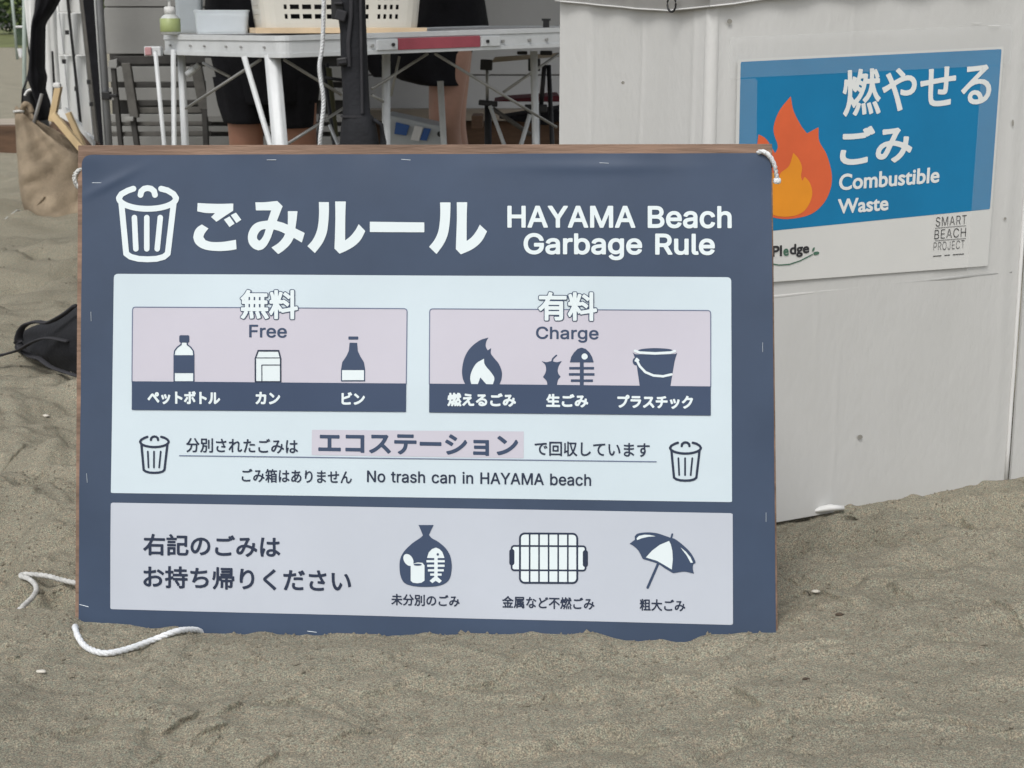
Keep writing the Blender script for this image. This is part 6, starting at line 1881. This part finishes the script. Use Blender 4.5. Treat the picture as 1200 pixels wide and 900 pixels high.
# ================================================================ SACKING BAG with timber battens
DB = 7.15
kb = thing('sacking_bag', 'large brown sacking bag with tied corner standing on sand left of the sign', 'bag', tuple(P(80, 250, DB)))
cB = P(80, 200, DB)
xl, xr = P(22.5, 200, DB).x, P(136, 200, DB).x
cx_, rx_ = (xl + xr) / 2, (xr - xl) / 2
zmap_x = [P(x, 200, DB).x for x in (18, 24, 28, 33, 44, 60, 92, 140)]
zmap_z = [zy(y, DB) for y in (141, 126, 120, 126, 139, 150, 173, 192)]
lmx = [0, .10, .3, .6, .85, 1.0]
nS, nT = 96, 34
rings = []
zb0 = hz(cx_, DB)
for j in range(nT + 1):
    t = j / nT
    ring = []
    inset = 1 - .10 * (1 - t) ** 2 - .12 * math.exp(-t * 18)
    for i in range(nS):
        a_ = 2 * math.pi * i / nS
        ca, sa = math.cos(a_), math.sin(a_)
        sx = math.copysign(abs(ca) ** .8, ca); sy = math.copysign(abs(sa) ** .8, sa)
        left = max(0, -ca)
        x_ = cx_ + sx * rx_ * (inset - .06 * left * math.sin(t * 3.1) * 0)
        H = float(np.interp(x_, zmap_x, zmap_z))
        z_ = zb0 - .01 + (H - zb0) * t
        # folds running from the tied corner
        ang = math.atan2(z_ - .44, x_ - (xl + .03))
        rad_ = math.hypot(z_ - .44, x_ - xl)
        f_ = .030 * math.sin(ang * 9 + 1.0 + 3 * mnoise.noise(Vector((x_ * 3, z_ * 3, 1)))) * min(1, rad_ * 4)
        f_ += .040 * mnoise.noise(Vector((x_ * 7 + z_ * 3, z_ * 4 - x_ * 3, 4.0 + sy)))
        f_ += .040 * abs(mnoise.noise(Vector((x_ * 11 - z_ * 7, z_ * 8, 9.0))))
        dep = .17 * (1 - .62 * t ** 1.5)
        y_ = DB + sy * (dep + f_ * .9)
        ring.append(Vector((x_ + .006 * mnoise.noise(Vector((z_ * 9, sy, 2))), y_, z_)))
    rings.append(ring)
mb = MB(); mb.rings(rings, cap=False); mb.f.append(tuple(range(nS - 1, -1, -1)))
ko = mb.build('sack', M['kraft'], kb, smooth=True, fix=False); md = ko.modifiers.new('s', 'SOLIDIFY'); md.thickness = .004
# tied ear and little pinch at the bottom
MB().tube(smooth_path([P(30, 135, DB - .03), P(27, 128, DB - .04), P(29, 122, DB - .05), P(34, 124, DB - .04), P(38, 132, DB - .04)], 5), .012, 8).build('tied_corner', M['kraft'], kb, smooth=True)
MB().tube([P(16, 131, DB - .05), P(22, 130, DB - .06), P(28, 131, DB - .05)], .006, 6).build('tie_string', M['rope_dirty'], kb, smooth=True)
MB().tube(smooth_path([P(41, 243, DB - .16), P(47, 236, DB - .17), P(52, 230, DB - .165)], 5), .006, 8).build('bottom_fold', M['kraft'], kb, smooth=True)


def batten(name, label, a_, b_, D, w_, extend=True, D2=None):
    A, B = P(*a_, D), P(*b_, D2 or D)
    d = (B - A).normalized()
    if extend: B = A + d * ((-.01 - A.z) / d.z)
    s_ = d.cross(Vector((0, 1, 0))).normalized() * w_ / 2; q_ = Vector((0, .018, 0))
    o = MB().hexa([A - s_ - q_, A + s_ - q_, A + s_ + q_, A - s_ + q_], [B - s_ - q_, B + s_ - q_, B + s_ + q_, B - s_ + q_]).build(name, M['timber'], None, bevel=.002)
    return tag(o, label, 'batten')


batten('timber_batten', 'upright pale timber batten sticking out of the sacking bag', (69, 101), (61, 142), 7.0, .026, False)
batten('timber_batten', 'slanting pale timber batten running from the sacking bag down behind the sign', (62, 134), (93, 171), 6.93, .028)
batten('timber_batten', 'short darker timber batten leaning under the sheet wall beside the bag', (80, 132), (96, 168), 7.25, .022)
cl_ = MB().box(P(67, 100, 6.9), .03, .03, .022).build('white_clip', M['pp2'], None, bevel=.006); tag(cl_, 'white clip on top of the upright timber batten', 'clip')
px_loft_o = px_loft('black_strap', [(60, 60, 62.5), (100, 62, 65), (135, 60, 63)], 7.05, .006, M['blackp'], None, sub=2); tag(px_loft_o, 'thin black strap hanging against the white sheet wall above the batten', 'strap')
tb = hb_(P(-260, 160, 10.4).x, P(58, 160, 10.4).x, 10.35, 10.5, -.02, zy(147, 10.4), M['beam'], 'timber_beam', None, .006)
tag(tb, 'weathered brown timber beam lying on the sand at the far left', 'beam')
tb2 = hb_(P(-260, 160, 10.7).x, P(62, 160, 10.7).x, 10.52, 11.2, .02, zy(144, 10.7) , M['floorb'], 'platform_board', None, .006)
tag(tb2, 'pale deck edge lying behind the timber beam at far left', 'board')

# ================================================================ BLACK BAG at the left edge of the sign
def gD(y, z=0.0): return GP(600, y, z).y


secs = [(18, 398, 407), (24, 391, 412), (32, 385, 417), (44, 381, 423), (60, 377, 431), (74, 368, 436), (88, 358, 440), (104, 350, 443), (124, 348, 444), (146, 356, 442), (168, 380, 436), (176, 398, 428)]
rings = []
for k, (x_, yt, yb) in enumerate(secs):
    D_ = 3.95 - .2 * min(1, (x_ - 18) / 80)
    zt_, zb_ = P(x_, yt, D_).z, P(x_, yb, D_).z
    zb_ = min(zb_, .02) if x_ > 30 else max(.0, zb_)
    X_ = P(x_, 400, D_).x
    hh = (zt_ - zb_) / 2; dp = max(.02, hh * 1.15)
    ring = []
    for i in range(28):
        a_ = 2 * math.pi * i / 28
        n_ = 1 + .22 * mnoise.noise(Vector((X_ * 22, math.cos(a_) * 1.6, math.sin(a_) * 1.6))) + .06 * math.sin(a_ * 3 + X_ * 25)
        ring.append(Vector((X_ + .006 * math.sin(a_ * 4 + k), D_ + math.cos(a_) * dp * n_, (zt_ + zb_) / 2 + math.sin(a_) * hh * min(n_, 1.04))))
    rings.append(ring)
bb = MB().rings(rings).build('black_bag', M['charcoal'], None, smooth=True)
tag(bb, 'crumpled black bag with loose straps lying on sand, half hidden by the sign', 'bag')
sm = bb.modifiers.new('sub', 'SUBSURF'); sm.levels = 1; sm.render_levels = 1


def strap(px, w_, lift=.006, D=None):
    pts = []
    for q_ in px:
        pts.append(P(q_[0], q_[1], q_[2]))
    path = smooth_path(pts, 6)
    MB().tube(path, w_, 8, flat=.35).build('strap', M['strap'], bb, smooth=True)


strap([(88, 358, 3.66), (72, 370, 3.68), (56, 378, 3.72), (42, 377, 3.74), (28, 382, 3.78), (22, 394, 3.80), (24, 406, 3.80), (34, 416, 3.78), (46, 420, 3.74)], .011)
strap([(-40, 424, 3.80), (-8, 418, 3.80), (6, 415, 3.82), (22, 410, 3.78), (38, 401, 3.74), (56, 396, 3.70), (80, 400, 3.66)], .009)
strap([(46, 420, 3.70), (60, 430, 3.66), (76, 436, 3.64), (92, 441, 3.62)], .008)

# small litter on the sand
for x, y, r_, nm, m_, lb in ((53, 488, .006, 'shell', 'shell', 'small pale shell lying on sand left of the sign'), (956, 694, .004, 'shell', 'shell', 'tiny white shell right of the sign\'s lower corner'),
                             (48, 788, .004, 'shell', 'shell', 'tiny white shell in the left foreground sand'), (984, 722, .0035, 'twig', 'twig', 'dark scrap of driftwood right of the sign'), (945, 797, .003, 'twig', 'twig', 'dark speck of driftwood below the sign\'s right corner')):
    p = onsand(x, y, r_ * .3)
    bm = bmesh.new(); bmesh.ops.create_icosphere(bm, subdivisions=2, radius=r_)
    for v in bm.verts: v.co = Vector((v.co.x * 1.5, v.co.y, v.co.z * .5)) * (1 + .5 * mnoise.noise(v.co * 300 + p)) + p
    me_ = bpy.data.meshes.new(nm); bm.to_mesh(me_); bm.free()
    o = obj(nm, me_, M[m_], None, smooth=True); tag(o, lb, nm)
gl = MB().tube([Vector((p.x, p.y, hz(p.x, p.y) + .006)) for p in [GP(x, y, .01) for x, y in ((-60, 262), (-20, 257), (0, 254), (20, 250), (40, 247), (62, 243))]], .0028, 6).build('thin_guy_line', M['rope_dirty'], None, smooth=True)
tag(gl, 'thin pale guy line lying on sand in front of the sacking bag', 'line')

# pebbles / crumbs of sand scattered (uncountable)
mb = MB(); tet = [(0, 2, 1), (0, 1, 3), (1, 2, 3), (2, 0, 3)]
cnt = 0
while cnt < 9000:
    y = random.choice([random.uniform(1.45, 2.0), random.uniform(1.9, 2.9), random.uniform(2.1, 6)])
    x = random.uniform(-.36, .36) * y * 1.0 + random.uniform(-.1, .1)
    cnt += 1
    s_ = random.uniform(.0008, .0021) * (1 + y * .25) * (1 if random.random() < .97 else 1.8)
    mb_c = (x, y)
    if cnt == 1: XY = []
    XY.append((x, y, s_))
XYa = np.array(XY); ZZ = height(XYa[:, 0], XYa[:, 1])
for (x, y, s_), z in zip(XY, ZZ):
    vs = []
    for k in range(6):
        d = Vector(((1, 0, 0), (-1, 0, 0), (0, 1, 0), (0, -1, 0), (0, 0, 1), (0, 0, -1))[k]) * s_ * random.uniform(.6, 1.2)
        vs.append(Vector((x, y, z + s_ * .2)) + d)
    mb.add(vs, [(0, 2, 4), (2, 1, 4), (1, 3, 4), (3, 0, 4), (2, 0, 5), (1, 2, 5), (3, 1, 5), (0, 3, 5)])
mcr = mat('coarse_sand_crumbs', (.22, .20, .15), .95, .9, 700, dirt=(.08, .07, .06))
cr_ = mb.build('sand_crumbs', mcr, None, fix=False)
tag(cr_, 'coarse sand crumbs and grit scattered over the beach', 'grit', kind='stuff')

# ================================================================ FAR END OF THE BEACH (seen at the top left)
n_ = 60
mb = MB()
XS, YS = np.linspace(-120, 120, 61), [58, 64, 72, 82, 95, 120]
for j, y in enumerate(YS):
    for i, x in enumerate(XS):
        mb.v.append((x, y + 1.5 * mnoise.noise(Vector((x * .2, 0, 0))) if j == 0 else y, [-.15, .12, .25, .32, .40, .5][j] + .06 * mnoise.noise(Vector((x * .3, y * .3, 1)))))
for j in range(len(YS) - 1):
    for i in range(60): mb.f.append((j * 61 + i, j * 61 + i + 1, (j + 1) * 61 + i + 1, (j + 1) * 61 + i))
o = mb.build('grass_bank', M['grass'], None, smooth=True); tag(o, 'grassy bank at the far end of the beach', kind='structure')


def tree(x, y, h_, w_, label, seed, m='leaf', leaves=2600):
    r_ = random.Random(seed)
    t = thing('broadleaf_tree', label, 'tree', (x, y, .3))
    mb = MB(); top_ = Vector((x + r_.uniform(-.5, .5), y, h_ * .7))
    mb.tube([Vector((x, y, .1)), Vector((x, y, .1)).lerp(top_, .5) + Vector((.2, 0, 0)), top_], .2, 8, rs=[.24, .17, .07])
    for k in range(6):
        a_ = Vector((x, y, .1)).lerp(top_, .35 + .1 * k); an = r_.uniform(0, 6.28)
        b_ = a_ + Vector((math.cos(an) * w_ * .35, math.sin(an) * w_ * .35, r_.uniform(.5, 1.4)))
        mb.tube([a_, a_.lerp(b_, .5) + Vector((0, 0, .15)), b_], .06, 6, rs=[.09, .06, .03])
    mb.build('trunk', M['bark'], t, smooth=True)
    cl = [(Vector((r_.uniform(-1, 1) * w_ * .42, r_.uniform(-1, 1) * w_ * .3, r_.uniform(.10, .95) * h_)), r_.uniform(.5, 1.1) * w_ * .22) for _ in range(26)]
    mb = MB()
    for _ in range(leaves):
        c_, cr__ = r_.choice(cl)
        v = Vector((r_.gauss(0, 1), r_.gauss(0, 1), r_.gauss(0, .8))); v = v.normalized() * cr__ * r_.uniform(.6, 1.1)
        p = Vector((x, y, .2)) + c_ + v
        a_ = Vector((r_.gauss(0, 1), r_.gauss(0, 1), r_.gauss(0, 1))).normalized(); b_ = a_.cross(Vector((r_.gauss(0, 1), r_.gauss(0, 1), r_.gauss(0, 1)))).normalized()
        s_ = r_.uniform(.09, .2)
        mb.add([p - a_ * s_, p - b_ * s_ * .5, p + a_ * s_, p + b_ * s_ * .5], [(0, 1, 2, 3)])
    mb.build('crown', M[m], t, fix=False)


k = 0
for x in (-28.5, -24.5, -21.0, -16.5):
    k += 1
    vis = -27 < x < -19
    tree(x, (84, 88, 82, 90)[k - 1], (8.5, 7, 7.5, 8)[k - 1], 7, ('dark tree beyond the grass bank at the photo\'s very left edge', 'dark green tree directly behind the distant net post', 'bushy yellow green tree right of the distant net post', 'green tree beyond the bank hidden mostly by the black side cloth')[k - 1], k, ('leaf', 'leaf', 'leaf2', 'leaf')[k - 1], 5000)
wd = MB(); rr_ = random.Random(5)
cl_w = [(Vector((rr_.uniform(-12, 70), rr_.uniform(86, 104), rr_.uniform(.5, 7.5))), rr_.uniform(1.2, 2.4)) for _ in range(150)]
for _ in range(26000):
    c_, r__ = rr_.choice(cl_w)
    v = Vector((rr_.gauss(0, 1), rr_.gauss(0, 1), rr_.gauss(0, .8))).normalized() * r__ * rr_.uniform(.6, 1.1)
    p = c_ + v; p.z = max(.3, p.z)
    a_ = Vector((rr_.gauss(0, 1), rr_.gauss(0, 1), rr_.gauss(0, 1))).normalized(); b_ = a_.cross(Vector((rr_.gauss(0, 1), rr_.gauss(0, 1), rr_.gauss(0, 1)))).normalized()
    s_ = rr_.uniform(.15, .32)
    wd.add([p - a_ * s_, p - b_ * s_ * .5, p + a_ * s_, p + b_ * s_ * .5], [(0, 1, 2, 3)])
tag(wd.build('far_wood', M['leaf'], None, fix=False), 'far-off green wood closing the beach behind the hut wall', 'wood', kind='stuff')
# net post, white crossbar and bundle at the far left
np_ = thing('net_post', 'distant pale post with white crossbar and green net at the far left', 'net post', tuple(GP(19, 66, 0)))
Dn = 40.0
A, B = P(11.5, -30, Dn), P(17.5, 36, Dn); d = (B - A).normalized(); G2 = A + d * ((0 - A.z) / d.z)
MB().tube([A, G2], .035, 8).build('post', M['green_post'], np_, smooth=True)
MB().tube([P(16, 31.5, Dn), P(33, 31.5, Dn)], .028, 8).build('crossbar', M['board_w'], np_, smooth=True)
MB().tube([P(33, 31.5, Dn), Vector((P(33, 31.5, Dn).x, Dn, 0))], .03, 8).build('post', M['green_post'], np_, smooth=True)
mb = MB()
for k in range(12):
    x_ = 18 + k * 1.2; mb.tube([P(x_, 33, Dn), P(x_, 53, Dn)], .009, 4)
for k in range(12):
    y_ = 33 + k * 1.8; mb.tube([P(18, y_, Dn), P(32, y_, Dn)], .008, 4)
mb.build('net', M['net'], np_)
wbg = px_loft('white_bundle', [(57, 20.5, 24), (60, 21, 27), (64, 22, 28), (68, 23, 28)], 38.5, .1, M['board_w'], None, fold=.1, sub=2)
tag(wbg, 'small white bundle lying on the distant sand beneath the net', 'bundle')
